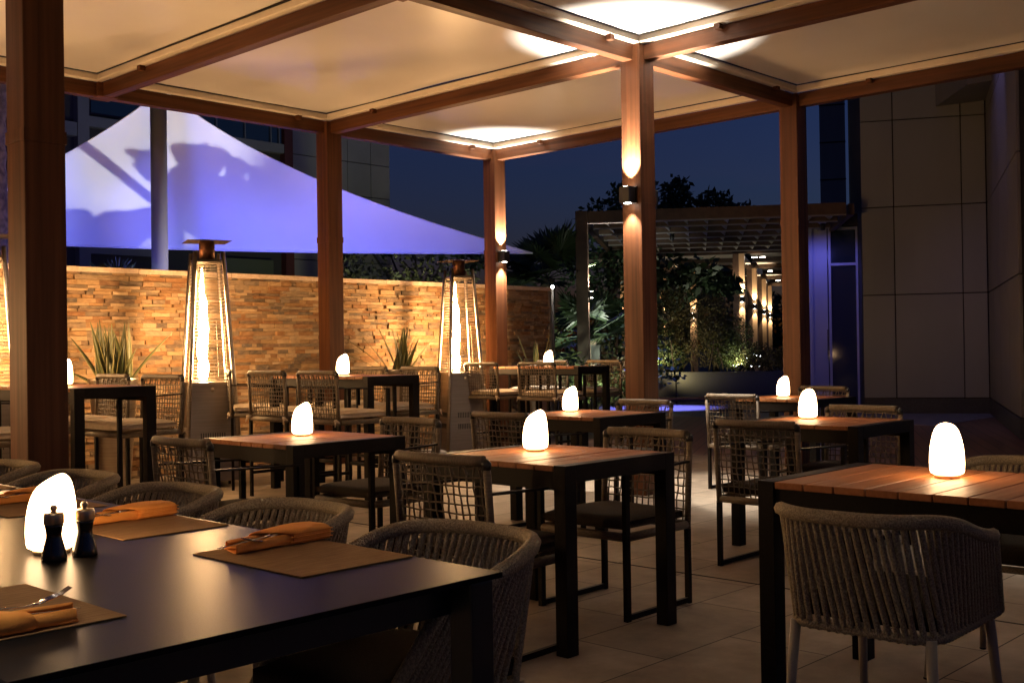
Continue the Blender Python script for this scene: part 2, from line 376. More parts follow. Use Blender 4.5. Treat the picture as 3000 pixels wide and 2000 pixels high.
# ------------------------------------------------------------------ stone wall
WY = .45; WT = 2.0
wl = thing('stone_wall', 'long stacked ledge stone wall with pale coping behind the terrace', 'wall', (2, WY + .15, 0))
m = MB(); z = 0.0
m.box(-4.4, WY + .03, 0, 6.62, WY + .27, WT)
while z < WT - .012:
    h = R.choice((.026, .03, .035, .035, .042, .05)); h = min(h, WT - z)
    x = -4.4 + R.uniform(-.1, 0)
    while x < 6.62:
        L = R.choice((.07, .10, .13, .15, .18, .22, .28)) * R.uniform(.85, 1.15)
        x1 = min(x + L, 6.62); p = R.choice((0, .006, .012, .02, .03)) + R.uniform(0, .006)
        hh = h
        M_ = Matrix.Translation((0, 0, 0))
        vs = [(x + .001, WY + .04, z + .001), (x1 - .001, WY + .04, z + .001), (x1 - .001, WY + .04, z + hh - .001), (x + .001, WY + .04, z + hh - .001)]
        c4 = [R.uniform(-.005, .005) for _ in range(4)]
        fr = [(x + .0015, WY - p + c4[0], z + .0015), (x1 - .0015, WY - p + c4[1], z + .0015), (x1 - .0015, WY - p + c4[2], z + hh - .0015), (x + .0015, WY - p + c4[3], z + hh - .0015)]
        m.add(vs + fr, [(4, 5, 6, 7), (0, 1, 5, 4), (1, 2, 6, 5), (2, 3, 7, 6), (3, 0, 4, 7)], False, R.random())
        x = x1 if x1 < 6.62 else 7
    z += h
m.build('stone_face', stone, wl, wl.location)
m = MB(); x = -4.45
while x < 6.66:
    L = min(R.uniform(.9, 1.1), 6.66 - x); m.box(x + .002, WY - .035, WT + .001, x + L - .002, WY + .30, WT + .05 + R.uniform(-.001, .001)); x += L
m.build('coping', coping_m, wl, wl.location, bevel=.004)
m = MB(); m.box(6.622, WY - .03, 0, 6.655, WY + .27, WT); m.build('end_trim', mast_m, wl, wl.location)

# ------------------------------------------------------------------ patio heaters
def heater(label, loc, rz):
    t = thing('patio_heater', label, 'patio heater', loc, rz, 'pyramid flame heaters along the stone wall')
    hb = lambda z: .255 + (.125 - .255) * z / 2.15
    def ring(z, k=1.0): h = hb(z) * k; return [(-h, -h, z), (h, -h, z), (h, h, z), (-h, h, z)]
    m = MB(); a = ring(.05, .93); b = ring(.93, .93)
    m.add(a + b, [(0, 1, 5, 4), (1, 2, 6, 5), (2, 3, 7, 6), (3, 0, 4, 7), (4, 5, 6, 7), (3, 2, 1, 0)])
    base = m.build('cabinet', steel_d, t)
    for s_ in range(4):
        Mz = Matrix.Rotation(s_ * PI / 2, 4, 'Z')
        for zz in (.30, .43):
            m = MB(); y = -hb(zz) * .93 - .0015
            for k in range(11): m.box(-.11 + k * .021, y, zz, -.102 + k * .021, y + .004, zz + .06, 0, Mz)
            m.build('vent_grille', black_metal, base)
    m = MB(); h = hb(.94); m.box(-h * .97, -h * .97, .932, h * .97, h * .97, .95); m.build('burner_tray', steel, t)
    m = MB(); m.lathe([(.0001, 0), (.02, .0), (.02, .02), (.0001, .024)], (0, 0, 0), 14); kb = m.build('control_knob', steel, t)
    kb.location = (.0, -hb(.88) * .93 - .001, .88); kb.rotation_euler = (PI / 2, 0, 0)
    for (sx, sy) in ((-1, -1), (1, -1), (1, 1), (-1, 1)):
        m = MB(); m.tube([(sx * hb(0), sy * hb(0), 0), (sx * hb(2.15), sy * hb(2.15), 2.15)], .021, 8); m.build('corner_post', steel, t)
    for s_ in range(4):
        Mz = Matrix.Rotation(s_ * PI / 2, 4, 'Z')
        m = MB(); n = 36
        for k in range(n):
            zz = .965 + (2.04 - .965) * k / (n - 1); h = hb(zz) * .97
            thick = .003 if k not in (0, n - 1, 24) else .006
            m.tube([Mz @ Vector((-h, -h, zz)), Mz @ Vector((h, -h, zz))], thick, 4, caps=False)
        for q in (-.95, .32, .95):
            zt = 2.04 if q != .32 else 1.5
            m.tube([Mz @ Vector((hb(.965) * q, -hb(.965) * .965, .965)), Mz @ Vector((hb(zt) * q, -hb(zt) * .965, zt))], .004, 4, caps=False)
        m.build('wire_guard', rodm, t)
    m = MB(); zs = [.96 + 1.04 * i / 22 for i in range(23)]
    m.tube([(-.045 + .006 * math.sin(z_ * 9) + .004 * math.sin(z_ * 23 + 1), .005 * math.sin(z_ * 11 + 2), z_) for z_ in zs], [max(.003, (.045 if z_ < 1.4 else .045 * (1 - ((z_ - 1.4) / .62) ** 1.4)) * (1 + .10 * math.sin(z_ * 31) + .06 * math.sin(z_ * 53)) * (.65 if i_ == 0 else 1)) for i_, z_ in enumerate(zs)], 14); m.build('flame_tube', flame, t)
    m = MB(); m.lathe([(.072, 2.08), (.072, 2.24), (.06, 2.25)], (0, 0, 0), 18); m.build('collar', rust, t)
    m = MB(); h = hb(2.06); m.box(-h, -h, 2.05, h, h, 2.075); m.build('top_plate', hood, t)
    m = MB(); q = .20
    m.add([(-q, -q, 2.245), (q, -q, 2.245), (q, q, 2.245), (-q, q, 2.245), (0, 0, 2.272), (0, 0, 2.252)], [(0, 1, 4), (1, 2, 4), (2, 3, 4), (3, 0, 4), (1, 0, 5), (2, 1, 5), (3, 2, 5), (0, 3, 5)])
    m.build('reflector', hood, t)
    return t
ht = heater('tall glowing pyramid heater left of the middle bar table', (.70, -.58, 0), rad(-22))
hu = [1]
place(ht, hu, (4.20, -.31, 0), rad(-24), 'tall glowing pyramid heater near the post at the right of the stone wall')
place(ht, hu, (-3.0, .0, 0), rad(-22), 'added unseen heater beyond the left edge, fill for the ceiling')  # added out of view so its flame warms the canopy
place(ht, hu, (-4.7, -2.9, 0), rad(20), 'added unseen heater left of the tables, brightening the ceiling')  # unseen extra heater, added to brighten the left canopy
place(ht, hu, (-1.03, .06, 0), rad(-22), 'glowing heater cut off at the left edge behind the big post')

# ------------------------------------------------------------------ planters + snake plants
def planter(loc, lab_pot, lab_plant, seed, blades, used=[], protos=[]):
    if not protos:
        t = thing('planter_pot', lab_pot, 'planter', loc, 0, 'tapered steel planters along the stone wall')
        m = MB(); m.lathe([(.13, 0), (.14, .01), (.215, .97), (.222, .985), (.222, 1.0), (.205, 1.0), (.20, .93)], (0, 0, 0), 32); m.build('pot', steel, t)
        m = MB(); m.lathe([(.0001, .945), (.2, .94)], (0, 0, 0), 24); m.build('soil', soil, t)
        protos.append(t)
    else:
        t = copy_tree(protos[0]); t.location = loc; t['label'] = lab_pot
    rr = random.Random(seed); m = MB()
    for (ang, lean, Ln, base, wd) in blades(rr):
        p0 = Vector((math.cos(base[0]) * base[1], math.sin(base[0]) * base[1], .93))
        dirv = Vector((math.cos(ang) * lean, math.sin(ang) * lean, 1)).normalized()
        side = Vector((-math.sin(ang + rr.uniform(-.8, .8)), math.cos(ang + rr.uniform(-.8, .8)), 0)).normalized()
        n = 8; rows = []
        tw = rr.uniform(-.5, .5)
        for i in range(n + 1):
            u = i / n
            c = p0 + dirv * (Ln * u) + Vector((math.cos(ang), math.sin(ang), 0)) * (lean * .35 * Ln * u * u)
            wv = wd * (1 - u ** 3) * (.75 + .5 * math.sin(PI * min(1, u * 1.1))) + .0015
            sd = (Matrix.Rotation(tw * u, 3, 'Z') @ side)
            nr = sd.cross(dirv) * .25
            rows.append([c - sd * wv + nr * wv, c - sd * wv * .72 + nr * wv * .4, c + sd * wv * .72 + nr * wv * .4, c + sd * wv + nr * wv])
        vs = [v for r_ in rows for v in r_]
        fe = [(i * 4, i * 4 + 1, i * 4 + 5, i * 4 + 4) for i in range(n)] + [(i * 4 + 2, i * 4 + 3, i * 4 + 7, i * 4 + 6) for i in range(n)]
        fm = [(i * 4 + 1, i * 4 + 2, i * 4 + 6, i * 4 + 5) for i in range(n)]
        m.add(vs, fm, True, .1 + .2 * rr.random()); 
        m.add(vs, fe, True, 1.0)
    ob = m.build('snake_plant', snake, None, (0, 0, 0), solid=.003)
    ob.location = loc
    tag(ob, lab_plant, 'plant', 'snake plants in the steel planters')
def bl_a(rr):
    out = []
    for k in range(30):
        a = rr.uniform(0, 2 * PI); out.append((a, rr.uniform(.02, .38), rr.uniform(.34, .62), (rr.uniform(0, 2 * PI), rr.uniform(0, .16)), rr.uniform(.022, .034)))
    out.append((-.75, .62, .58, (-.7, .12), .02)); out.append((2.4, 1.3, .27, (2.4, .14), .026)); out.append((2.2, .5, .5, (2.2, .1), .02))
    return out
def bl_b(rr):
    out = []
    for k in range(14):
        a = rr.uniform(0, 2 * PI); out.append((a, rr.uniform(.02, .42), rr.uniform(.40, .62), (rr.uniform(0, 2 * PI), rr.uniform(0, .11)), rr.uniform(.024, .034)))
    out += [(-.8, .55, .56, (-.8, .08), .022), (2.3, .85, .62, (2.3, .1), .02), (2.3, 1.3, .42, (2.4, .12), .022), (2.2, .55, .5, (2.0, .1), .018)]
    return out
def bl_c(rr):
    return [(2.4, .25, .46, (2.4, .08), .026), (-.8, .18, .50, (-.8, .07), .03), (-.5, .35, .36, (-.6, .11), .02), (2.2, .42, .28, (2.2, .12), .02), (1.0, .08, .40, (1, .05), .024), (4, .1, .36, (4, .06), .022), (5.6, .2, .42, (5.2, .1), .022)]
planter((.03, -.06, 0), 'tapered steel planter holding the bushiest snake plant left of the left heater', 'bushy snake plant with many crossing blades behind the left bar table', 3, bl_a)
planter((3.52, -.02, 0), 'tapered steel planter behind the middle bar table left of the second heater', 'spreading snake plant with long arching blades left of the second heater', 5, bl_b)
planter((5.85, -.02, 0), 'tapered steel planter at the dim right end of the stone wall', 'short yellow edged snake plant at the dim right end of the wall', 8, bl_c)

# ------------------------------------------------------------------ tables
def table(name, label, W, L, H, ns, loc, group):
    """W along X, L along Y, origin near corner (-x,-y) on the floor"""
    t = thing(name, label, 'table', loc, 0, group)
    lg, ap = .068, .07
    m = MB(); y0 = .062; n = ns; st = (L - 2 * y0) / n
    for k in range(n):
        m.box(.0, y0 + k * st + .003, H - .024, W, y0 + (k + 1) * st - .003, H - .001 + R.uniform(-.0006, .0006), R.random())
    m.build('tabletop', teak, t, bevel=.002)
    for ye in (0, L - .06):
        m = MB(); m.box(lg, ye, H - ap, W - lg, ye + .06, H); m.build('end_rail', dark_metal, t, bevel=.002)
        for xe in (0, W - lg):
            m = MB(); m.box(xe, ye, 0, xe + lg, ye + .06, H); m.build('leg', dark_metal, t, bevel=.002)
    for xe in (.012, W - .037):
        m = MB(); m.box(xe, .0605, H - .10, xe + .025, L - .0605, H - .0245); m.build('side_rail', dark_metal, t)
    return t
G1 = 'low slatted teak dining tables'
lowt = [((-1.63, -5.165, 0), 'slatted teak dining table in front of the left heater with glowing lamp on top'),
        ((-1.59, -6.905, 0), 'slatted teak dining table in the centre foreground with a black rope chair beside it'),
        ((.84, -5.12, 0), 'slatted teak dining table just left of the large lit post'),
        ((.945, -6.875, 0), 'slatted teak dining table nearer of the two right of the large lit post'),
        ((3.58, -5.20, 0), 'slatted teak dining table farthest back beside the right hand post'),
        ((-1.55, -8.57, 0), 'slatted teak dining table at the right edge in the foreground')]
tp = table('dining_table', lowt[0][1], .735, .83, .75, 7, lowt[0][0], G1)
table('dining_table', lowt[5][1], .735, 1.65, .75, 14, (-1.55, -9.39, 0), G1)
for loc, lab in lowt[1:5]:
    c = copy_tree(tp); c.location = loc; c['label'] = lab
G2 = 'high slatted teak bar tables'
bart = [((-1.70, -2.95, 0), 'high teak bar table at the left beside the big foreground post'),
        ((.875, -2.68, 0), 'high teak bar table in the middle between the two heaters'),
        ((4.57, -1.80, 0), 'high teak bar table at the right in front of the wall end')]
tb = table('bar_table', bart[0][1], .56, 1.38, 1.005, 12, bart[0][0], G2)
for loc, lab in bart[1:]:
    c = copy_tree(tb); c.location = loc; c['label'] = lab

# ------------------------------------------------------------------ woven armchairs and stools
def cushion(m, x0, x1, w, z0, z1, seed=0):
    n = 14
    def prof(u, v, top):
        a = 2 * u - 1; b = 2 * v - 1
        e = (1 - abs(a) ** 6) * (1 - abs(b) ** 6)
        zc = (z0 + z1) / 2; hz = (z1 - z0) / 2
        ins = .012 * (1 - e)
        x = (x0 + x1) / 2 + a * (x1 - x0) / 2 * (1 - .02 * abs(b) ** 2); y = b * w / 2 * (1 - .02 * abs(a) ** 2)
        k = (.35 + .65 * e ** .5) + .05 * noise.noise((x * 9 + seed, y * 9, seed))
        return Vector((x, y, zc + (hz * k if top else -hz * (.6 + .4 * e))))
    m.grid(lambda u, v: prof(u, v, True), n, n)
    m.grid(lambda u, v: prof(1 - u, v, False), n, n)
    def side(fu):
        pass
    N1 = n + 1; o = len(m.v) - 2 * N1 * N1; b = o + N1 * N1
    for j in range(n):
        for (i, ib, fl) in ((0, n, 0), (n, 0, 1)):
            q = [o + j * N1 + i, o + (j + 1) * N1 + i, b + (j + 1) * N1 + ib, b + j * N1 + ib]
            m.f.append(tuple(q if fl == 0 else q[::-1])); m.sm.append(True); m.at.append(0)
    for i in range(n):
        for (j, fl) in ((0, 1), (n, 0)):
            q = [o + j * N1 + i, o + j * N1 + i + 1, b + j * N1 + n - i - 1, b + j * N1 + n - i]
            m.f.append(tuple(q if fl else q[::-1])); m.sm.append(True); m.at.append(0)
def woven(name, label, cat, group, hs_, hb_, arm, W, bar, seed):
    """faces +X, origin on the floor under the seat centre"""
    rr = random.Random(seed)
    t = thing(name, label, cat, (0, 0, 0), 0, group)
    xb = -.245; lean = .03 if not bar else .015; bow = .034 if not bar else .012; w2 = W / 2
    zf = hs_ - .085
    cush = light_cush if bar else dark_cush
    rp = .019 if not bar else .0165
    def bx(s, tt):
        return xb - lean * tt - bow * (1 - (2 * s - 1) ** 2) * tt
    for sg in (-1, 1):
        m = MB(); m.tube([(xb, sg * w2, zf - .02), (xb - lean * .5, sg * w2, (zf + hb_) / 2), (xb - lean, sg * w2, hb_ - .03)], rp, 8, flat=.8)
        m.build('back_post', wicker, t)
        m = MB(); m.tube([(xb - lean, sg * w2, hb_ - .03), (xb - lean, sg * w2, hb_ - .01), (xb - lean - .002, sg * (w2 - .012), hb_)], rp * .95, 8); m.build('corner_cap', black_metal, t)
        m = MB(); m.bar((xb, sg * w2, 0), (xb, sg * w2, zf - .012), .024, .024); m.build('leg', dark_metal, t)
        m = MB(); m.bar((.235, sg * w2, 0), (.235, sg * w2, arm), .022, .03); m.build('leg', dark_metal, t)
        m = MB(); m.bar((.246, sg * w2, arm + .004), (xb - lean * .55, sg * w2, arm + .022), .026, .010); m.build('armrest', dark_metal, t)
        zr_ = .016 if not bar else .20
        m = MB(); m.bar((.224, sg * w2, zr_), (xb + .012, sg * w2, zr_), .018, .024); m.build('runner', dark_metal, t)
    if bar:
        m = MB(); m.bar((.235, -w2 + .011, .28), (.235, w2 - .011, .28), .02, .026); m.build('footrest', dark_metal, t)
    m = MB(); n = 14
    m.tube([(bx(i / n, 1.0), -w2 + .014 + (W - .028) * i / n, hb_ + .002) for i in range(n + 1)], rp * 1.12, 8); m.build('top_rail', wicker_y, t)
    m = MB()
    m.tube([(xb + .0, -w2 + .012, zf), (xb, w2 - .012, zf)], .02, 8); m.tube([(.235, -w2 + .012, zf), (.235, w2 - .012, zf)], .02, 8)
    m.tube([(xb + .014, -w2, zf), (.225, -w2, zf)], .02, 8); m.tube([(xb + .014, w2, zf), (.225, w2, zf)], .02, 8)
    m.build('seat_frame', wicker, t)
    m = MB(); nv, nh = (14, 11) if not bar else (15, 11)
    zt = lambda tt: zf + .01 + (hb_ - zf - .01) * tt
    for i in range(nv):
        s0 = (i + .8) / (nv + .6); pts = []
        j0 = [rr.uniform(-.008, .008) for _ in range(9)]
        for k in range(9):
            tt = k / 8
            s_ = s0 + j0[k] + (.03 * (-1) ** i if k == 8 else 0)
            pts.append((bx(s_, tt) + .003 * (-1) ** (i + k), -w2 + W * s_, zt(tt)))
        m.tube(pts, .0036, 4, caps=False)
        if i % 2 == 0: m.tube([(bx(s0, 1) + .004, -w2 + W * (s0 + .03), zt(.99)), (bx(s0, .86) + .004, -w2 + W * (s0 - .01), zt(.86))], .0038, 4, caps=False)
    for j in range(nh):
        tt = (j + .7) / (nh + .45); pts = []
        for k in range(13):
            s_ = k / 12
            t2 = tt + rr.uniform(-.008, .008)
            pts.append((bx(s_, t2) - .003 * (-1) ** (j + k), -w2 + W * s_, zt(t2)))
        m.tube(pts, .0036, 4, caps=False)
    m.build('woven_back', cord, t)
    m = MB(); cushion(m, xb + .02, .25, W - .012, hs_ - .062, hs_ + .004, seed); m.build('seat_cushion', cush, t)
    if bar:
        m = MB()
        for sg in (-1, 1):
            m.tube([(xb - .012, sg * (w2 - .03), zf + .015), (xb - .03, sg * (w2 + .004), zf + .012), (xb - .01, sg * (w2 + .026), zf + .0)], [.013, .016, .006], 6)
            m.tube([(xb - .03, sg * w2, zf + .01), (xb - .045, sg * (w2 + .012), zf - .03)], [.009, .004], 5)
        m.build('cushion_tie', light_cush, t)
    return t
G3 = 'low woven armchairs at the teak tables'
ac = woven('woven_armchair', 'x', 'armchair', G3, .455, .79, .645, .50, False, 4)
au = []
chairs = [(-1.83, -4.92, 0, 'woven back armchair at the left side of the table in front of the left heater'),
          (-.76, -4.74, PI, 'woven back armchair at the far side of the table in front of the left heater'),
          (-1.66, -6.55, .04, 'woven back armchair at the left of the centre foreground table, its netting facing us'),
          (-.74, -6.47, PI, 'woven back armchair tucked under the far side of the centre foreground table'),
          (.50, -4.80, 0, 'woven back armchair left of the table beside the large lit post'),
          (1.72, -4.62, PI, 'woven back armchair in front of the base of the large lit post'),
          (.61, -6.59, -.03, 'woven back armchair with net back towards us, left of the nearer right hand table'),
          (1.68, -6.42, PI, 'woven back armchair at the far side of the nearer right hand table'),
          (3.38, -4.70, 0, 'pale woven armchair left of the farthest table, with blue light behind it'),
          (4.66, -4.56, PI, 'woven armchair at the far side of the farthest table by the glass doors')]
for x, y, rz, lab in chairs: place(ac, au, (x, y, 0), rz + R.uniform(-.03, .03), lab)
G4 = 'woven bar stools at the high tables'
bs = woven('bar_stool', 'x', 'bar stool', G4, .745, 1.045, .905, .53, True, 9)
bu = []
stools = [(-.98, -2.29, PI, 'bar stool with net back right of the left bar table, nearest the left heater'),
          (-.98, -1.52, PI, 'bar stool with its back to the left planter behind the left bar table'),
          (-1.98, -2.35, 0, 'bar stool mostly hidden behind the big foreground post, nearer of two'),
          (-1.98, -1.62, 0, 'bar stool mostly hidden behind the big foreground post, farther of two'),
          (.70, -1.90, 0, 'left stool of the two with backs towards us at the middle bar table'),
          (.70, -2.60, 0, 'right stool of the two with backs towards us at the middle bar table'),
          (.92, -1.05, -.5, 'turned bar stool at the far left end of the middle bar table'),
          (1.66, -1.42, PI, 'bar stool behind the lamp of the middle bar table, facing us'),
          (1.66, -2.13, PI, 'bar stool at the right side of the middle bar table beside the second snake plant'),
          (4.40, -.72, 0, 'left stool of the two with backs towards us at the right bar table'),
          (4.40, -1.57, 0, 'right stool of the two with backs towards us at the right bar table'),
          (5.36, -.49, PI, 'bar stool behind the lamp on the right bar table'),
          (5.36, -1.32, PI, 'bar stool at the far right of the right bar table against the large post')]
for x, y, rz, lab in stools: place(bs, bu, (x, y, 0), rz + R.uniform(-.05, .05), lab)

# ------------------------------------------------------------------ rope tub chairs
def tub(label, group):
    t = thing('rope_tub_chair', label, 'rope chair', (0, 0, 0), 0, group)
    def plan(u, xf, xb_, w, rc):
        """u 0..1 along a U path: front left -> back -> front right (rounded corners)"""
        a = (xf - xb_) - rc; b = PI / 2 * rc; c = 2 * (w - rc); tot = 2 * a + 2 * b + c; d = u * tot
        if d < a: return xf - d, w
        d -= a
        if d < b:
            th = d / rc; return xb_ + rc - rc * math.sin(th), w - rc + rc * math.cos(th)
        d -= b
        if d < c: return xb_, w - rc - d
        d -= c
        if d < b:
            th = d / rc; return xb_ + rc - rc * math.cos(th), -(w - rc) - rc * math.sin(th)
        d -= b
        return xb_ + rc + d, -w
    def topz(x): 
        k = max(0, min(1, (.13 - x) / .36)); k = k * k * (3 - 2 * k); return .672 + .073 * k
    def P1(u):
        x, y = plan(u, .13, -.285, .26, .215); return Vector((x, y, topz(x)))
    def P0(u):
        x, y = plan(u, .30, -.185, .215, .085); return Vector((x, y, .425))
    n = 56
    m = MB(); m.tube([P1(i / n) for i in range(n + 1)], .020, 8); m.build('top_rail', rope, t)
    m = MB(); m.tube([P0(i / n) for i in range(n + 1)], .013, 7)
    m.tube([(.30, .215, .425), (.315, 0, .425), (.30, -.215, .425)], .013, 7); m.build('seat_rail', rope, t)
    m = MB(); k = 53
    for i in range(k + 1):
        u = i / k; sk = .012 * math.sin(i * .9) * .3 + (.02 if .3 < u < .62 else 0)
        a = P1(u); b = P0(min(1, max(0, u + sk)))
        mid = (a + b) / 2 + Vector(((a - b).x * .04, (a - b).y * .04, 0))
        m.tube([a, mid, b + Vector((0, 0, -.012))], .0088, 6, caps=False)
    m.build('rope_back', rope, t)
    for sg in (0, 1):
        m = MB(); m.tube([P1(sg), (P1(sg) + P0(sg)) / 2, P0(sg)], .0165, 8); m.build('arm_front', rope, t)
    m = MB(); cushion(m, -.16, .315, .415, .43, .505, 2); m.build('seat_cushion', dark_cush, t)
    for (sx, sy) in ((.27, .195), (.27, -.195), (-.165, .195), (-.165, -.195)):
        m = MB(); m.tube([(sx, sy, .425), (sx * 1.22, sy * 1.12, .006)], [.0155, .0115], 10); lg = m.build('leg', taupe_leg, t)
        m = MB(); m.lathe([(.0125, 0), (.0125, .007)], (sx * 1.222, sy * 1.122, 0), 10); m.build('foot_glide', black_metal, lg)
    return t
G5 = 'rope tub chairs'
tc_ = tub('x', G5); tu = []
tubs = [(-1.845, -8.33, .03, 'rope tub chair seen from behind at the right foreground table'),
        (-.62, -8.28, PI, 'rope tub chair on the far side of the right foreground table'),
        (-3.13, -7.74, PI, 'rope tub chair nearest the free corner of the black table'),
        (-3.13, -7.02, PI, 'rope tub chair behind the placemat with the most open napkin on the black table'),
        (-3.13, -6.33, PI, 'rope tub chair behind the second placemat from the black table corner'),
        (-3.13, -5.62, PI, 'rope tub chair behind the white lamp of the black table'),
        (-3.13, -4.93, PI, 'rope tub chair cut off at the far left end of the black table')]
for x, y, rz, lab in tubs: place(tc_, tu, (x, y, 0), rz, lab)

# ------------------------------------------------------------------ black table and its setting
BX0, BX1, BY0, BY1 = -4.25, -3.235, -8.15, -4.6
bt = thing('black_table', 'long black table with a thin satin top in the left foreground', 'table', ((BX0 + BX1) / 2, (BY0 + BY1) / 2, 0)); BO = bt.location
m = MB(); m.box(BX0, BY0, .738, BX1, BY1, .75); m.build('tabletop', black_top, bt, BO, bevel=.0015)
m = MB()
for (a0, b0, a1, b1) in ((BX0 + .03, BY0 + .075, BX1 - .03, BY0 + .115), (BX0 + .03, BY1 - .115, BX1 - .03, BY1 - .075), (BX0 + .03, BY0 + .115, BX0 + .07, BY1 - .115), (BX1 - .07, BY0 + .115, BX1 - .03, BY1 - .115)):
    m.box(a0, b0, .665, a1, b1, .732)
m.build('apron', black_metal, bt, BO, bevel=.002)
for (x, y) in ((BX0 + .02, BY0 + .0), (BX1 - .085, BY0 + .0), (BX0 + .02, BY1 - .065), (BX1 - .085, BY1 - .065)):
    m = MB(); m.box(x, y + .008, 0, x + .065, y + .073, .7365); lg = m.build('leg', black_metal, bt, BO, bevel=.004)
m = MB(); m.lathe([(.011, .7368), (.011, .7378)], (BX1 - .035, BY0 + .018, 0), 14); m.build('screw_cap', brass, bt, BO)

def lamp_make():
    t = thing('table_lamp', 'x', 'lamp', (0, 0, 0), 0, 'glowing white egg shaped table lamps')
    m = MB(); H = .176
    prof = [(.0001, .012), (.046, .012), (.0535, .016), (.0560, .026), (.0572, .05), (.0565, .075), (.0545, .098), (.0520, .115), (.0485, .132), (.044, .148), (.0385, .163), (.032, .175), (.025, .184), (.017, .190), (.009, .193), (.0001, .194)]
    def fn(v):
        k = max(0, min(1, (v.z - .05) / .12)); x = v.x + .009 * k * k
        zp = .176 + .62 * x; d = .009
        z = v.z if v.z < .06 else -d * math.log(math.exp(-v.z / d) + math.exp(-zp / d))
        return Vector((x, v.y, z))
    m.lathe(prof, (0, 0, 0), 32, fn=fn); m.build('glowing_shade', lampglow, t)
    m = MB(); m.lathe([(.040, .0), (.042, .003), (.042, .0115)], (0, 0, 0), 24); m.build('base_disc', brass, t)
    return t
lp = lamp_make(); lu = []
lamps = [(-1.215, -4.67, .75, .05, 'glowing lamp on the teak table in front of the left heater'),
         (-1.16, -6.36, .75, .05, 'glowing lamp on the centre foreground teak table'),
         (1.30, -4.47, .75, .05, 'glowing lamp on the teak table just left of the large lit post'),
         (1.42, -6.31, .75, .8, 'glowing lamp on the nearer teak table right of the large post'),
         (4.0, -4.66, .75, .05, 'glowing lamp on the farthest teak table at the right hand post'),
         (-1.10, -8.21, .75, 1.3, 'large rounded glowing lamp on the teak table at the right edge'),
         (-1.45, -2.27, 1.005, .1, 'glowing lamp half hidden by the big post on the left bar table'),
         (1.21, -1.93, 1.005, .1, 'glowing lamp on the middle bar table'),
         (4.90, -1.07, 1.005, .1, 'glowing lamp on the right bar table'),
         (-3.745, -7.17, .75, .1, 'largest glowing lamp, behind two mills on the black table')]
for x, y, z, k, lab in lamps:
    o = place(lp, lu, (x, y, z + .0008), yaw - PI / 2 + k, lab)
def mill(label, loc):
    t = thing('pepper_mill', label, 'pepper mill', loc, 0, 'dark wood and brass mills')
    m = MB(); m.lathe([(.0001, 0), (.0275, 0), (.028, .003), (.0265, .016), (.022, .035), (.0175, .052), (.0172, .06), (.0195, .075), (.0215, .082)], (0, 0, 0), 28); m.build('body', mill_m, t)
    m = MB(); m.lathe([(.0218, .0825), (.0225, .085), (.0225, .101), (.021, .107), (.012, .1085), (.0065, .1095), (.0055, .112), (.008, .1145), (.0082, .119), (.006, .1235), (.0001, .1255)], (0, 0, 0), 28); m.build('metal_cap', brass, t)
    return t
m1 = mill('pepper mill standing in front of the big lamp, left of two', (-3.785, -7.272, .7505))
c = copy_tree(m1); c.location = (-3.712, -7.27, .7505); c['label'] = 'pepper mill right of the big lamp, farther of two'

